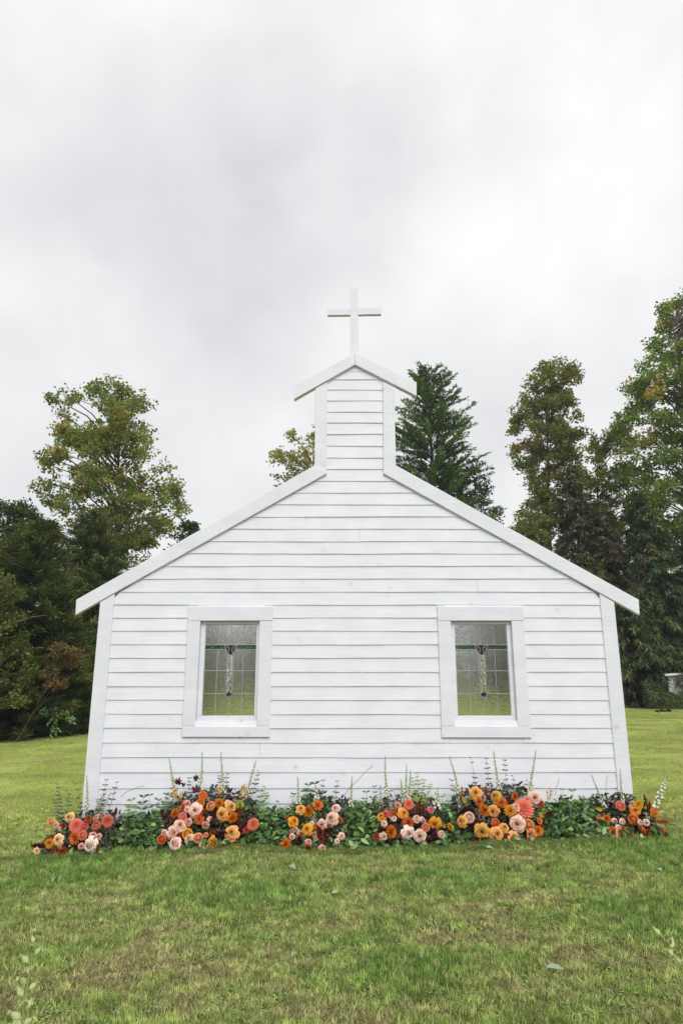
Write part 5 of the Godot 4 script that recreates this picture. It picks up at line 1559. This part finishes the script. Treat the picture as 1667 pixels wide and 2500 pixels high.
func build_grass() -> void:
	rng.seed = 1200
	var near := PackedFloat32Array()
	var n_near := 0
	# from the near edge of the view to the chapel
	for k in 165000:
		var z := -rnd(2.9, 9.6)
		if rng.randf() < (-z - 8.0) / 1.6:
			continue
		var x := rnd(-1, 1) * (0.62 * -z + 0.5)
		var d := dryness(x, z)
		if d > 0.75 and rng.randf() < 0.35:
			continue
		add_spot(near, x, z, rnd(0.75, 1.3), rnd(0.45, 1.35) * (1.05 - 0.45 * clampf(d, -0.8, 0.9)) * (1.0 + 0.5 * fine.get_noise_2d(x * 1.7, z * 1.7)), turf_colour(x, z))
		n_near += 1
	# longer blades left standing along the flower bed
	for k in 5200:
		var x := rnd(-3.1, 3.4)
		var z := (-6.97 if x > -2.0 else -6.80) + rnd(-0.10, 0.10)
		add_spot(near, x, z, rnd(0.9, 1.4), rnd(0.8, 1.5), turf_colour(x, z).lerp(Color(0.10, 0.19, 0.035), 0.6))
		n_near += 1
	sow("grass", "short green and straw-coloured blades of the lawn before the chapel", tuft(13, 0.032, 0.033, 0.0046, 0.78), near, n_near)
	var clover := PackedFloat32Array()
	var n_clover := 0
	for k in 20000:
		var z := -rnd(2.9, 7.2)
		var x := rnd(-1, 1) * (0.62 * -z + 0.5)
		if fine.get_noise_2d(x * 0.5 + 40.0, z * 0.5) < 0.06 or dryness(x, z) > 0.35:
			continue
		add_spot(clover, x, z, rnd(0.6, 1.2), 1.0, Color(0.25, 0.37, 0.11) * rnd(0.7, 1.4))
		n_clover += 1
	sow("clover", "small clover and weed leaves among the grass before the chapel", tuft(4, 0.03, 0.045, 0.0062, 0.0, true), clover, n_clover)
	var far := PackedFloat32Array()
	var n_far := 0
	for k in 210000:
		var z := -(7.7 + 42.0 * pow(rng.randf(), 1.5))
		var x := rnd(-1, 1) * (0.60 * -z + 0.5)
		if absf(x) < -z * 0.26 and rng.randf() < 0.55:
			continue
		add_spot(far, x, z, rnd(0.8, 1.4) * (1.0 + (-z - 8.0) * 0.05), rnd(0.35, 0.75), lawn_colour(x, z) * rnd(0.72, 1.28))
		n_far += 1
	sow("far_grass", "mown yellow-green grass of the lawn beside and behind the chapel", tuft(12, 0.08, 0.026, 0.0062, 1.4), far, n_far)


# ---------------------------------------------------------------- small things
func build_small_things() -> void:
	rng.seed = 1500
	# leaves dropped on the grass
	for e in [["pale green leaf lying on the lawn at the far left, below the corner arrangement", -2.34, -6.10, 0.13], ["slim pale leaf on the grass in front of the golden rose arrangement", -0.44, -6.31, 0.12], ["small leaf on the grass halfway between the camera and the middle of the wall", -0.04, -5.55, 0.07], ["upright silvery leaf in the grass left of the bare soil patch", -0.29, -4.42, 0.095], ["pale torn leaf in the grass just below the bare soil patch", 0.63, -4.43, 0.10], ["small white-backed leaf stuck upright beside the bare soil patch", 0.44, -4.62, 0.06], ["pale leaf lying flat at the lower right of the lawn", 1.13, -4.10, 0.10], ["pale leaf at the foot of the honey gold roses below the right-hand window", 1.36, -6.85, 0.075], ["small pale leaf on the grass right of the middle, nearer the flowers", 0.62, -5.55, 0.07], ["grey-green leaf at the right side of the lawn below the corner arrangement", 2.5, -5.9, 0.09]]:
		var g := Geo.new()
		var s: float = e[3]
		g.leaf(Vector3(-s * 0.5, 0.0, 0), Vector3(1, rnd(0.0, 0.25), rnd(-0.6, 0.6)).normalized(), Vector3(rnd(-0.2, 0.2), 1, rnd(0.2, 0.7)).normalized(), s, s * 0.42, Color(0.34, 0.42, 0.27) * rnd(0.85, 1.2), 0.15, 0.15)
		var o := put(numbered("fallen_leaf"), g.mesh(), living("dropped", Color.WHITE, 0.2, 0.5, 0.4))
		o.position = Vector3(e[1], ground(e[1], e[2]) + 0.038, e[2])
		o.rotation.y = rnd(0, TAU)
		tag(o, e[0], "leaf", "leaves dropped on the lawn")
	# a dark clod on the far lawn
	var c := Geo.new()
	for k in 14:
		c.bead(Vector3(rng.randfn() * 0.16, absf(rng.randfn()) * 0.06, rng.randfn() * 0.1), Vector3(0.14, 0.07, 0.12) * rnd(0.5, 1.1), Color(0.03, 0.025, 0.018) * rnd(0.7, 1.5))
	var clod := put("soil_clod", c.mesh(), living("clod", Color.WHITE, 0.0, 0.95, 0.1))
	clod.position = Vector3(15.4, ground(15.4, -34.0), -34.0)
	tag(clod, "dark clod of earth on the far lawn right of the chapel", "clod")
	# two flower wands that stand close to the camera
	for e in [["pale green flower wand standing close by at the lower left corner", -0.935, -2.3, 0.02, 0.77, 1.75, 0.4], ["cream flower wand leaning in at the lower right corner", 1.22, -2.3, -0.255, 0.74, 1.95, 0.6]]:
		var o := thing("flower_wand", e[0], "flower stem", Vector3(e[1], ground(e[1], e[2]), e[2]), "flower wands close to the camera")
		wand(o, Vector3(e[3], e[4], 0.0), e[5], e[6])


# a tall stem of bell flowers, from the ground up
func wand(o: Node3D, tip: Vector3, size: float, open: float) -> void:
	var g := Geo.new()
	var p := PackedVector3Array()
	var r := PackedFloat32Array()
	for k in 10:
		var t := k / 9.0
		p.push_back(Vector3(tip.x * t * t + sin(t * 6.0) * 0.008, tip.y * t, tip.z * t)); r.push_back(lerpf(0.006, 0.0022, t))
	g.tube(p, r, 7, Color(0.28, 0.36, 0.10))
	part(o, "stem", g.mesh(), living("buds", Color.WHITE, 0.2, 0.6, 0.3))
	for k in 26:
		var t := 0.42 + 0.58 * k / 25.0
		var s := minf(t * 9.0, 8.999)
		var at := p[int(s)].lerp(p[int(s) + 1], s - int(s))
		var u := (t - 0.42) / 0.58
		var az := k * 2.4 + 0.4
		var out := Vector3(cos(az), 0.55 + 0.4 * u, sin(az)).normalized()
		var grow := size * lerpf(0.0125, 0.0055, pow(u, 0.8)) * rnd(0.85, 1.15)
		var pale := mixed(Color(0.66, 0.70, 0.42), Color(0.34, 0.44, 0.12), u + 0.25 - open + rnd(-0.12, 0.12))
		var b := Geo.new()
		b.tube(PackedVector3Array([at, at + out * grow * 1.2]), PackedFloat32Array([0.0016, 0.002]), 4, Color(0.28, 0.36, 0.10))
		# a bud: a closed bell with a few lips
		var c := at + out * grow * 2.0
		var x := out.cross(Vector3(0.2, 0.1, 0.97)).normalized()
		var y := out.cross(x)
		var ring := PackedVector3Array()
		var rad := PackedFloat32Array()
		for q in 6:
			var v := q / 5.0
			ring.push_back(c + out * grow * (v * 2.2 - 1.0)); rad.push_back(maxf(0.0004, grow * 0.85 * sin(PI * pow(v, 0.85) * 0.93 + 0.1)))
		b.tube(ring, rad, 8, pale)
		for q in 4:
			var a := TAU * q / 4.0 + k
			b.leaf(c + out * grow * 0.5, (out + (x * cos(a) + y * sin(a)) * 0.65).normalized(), -(x * cos(a) + y * sin(a)), grow * 1.3, grow * 0.9, pale * 1.05, 0.2, -0.2)
		part(o, "flower_bud", b.mesh(), living("buds", Color.WHITE, 0.2, 0.6, 0.3))
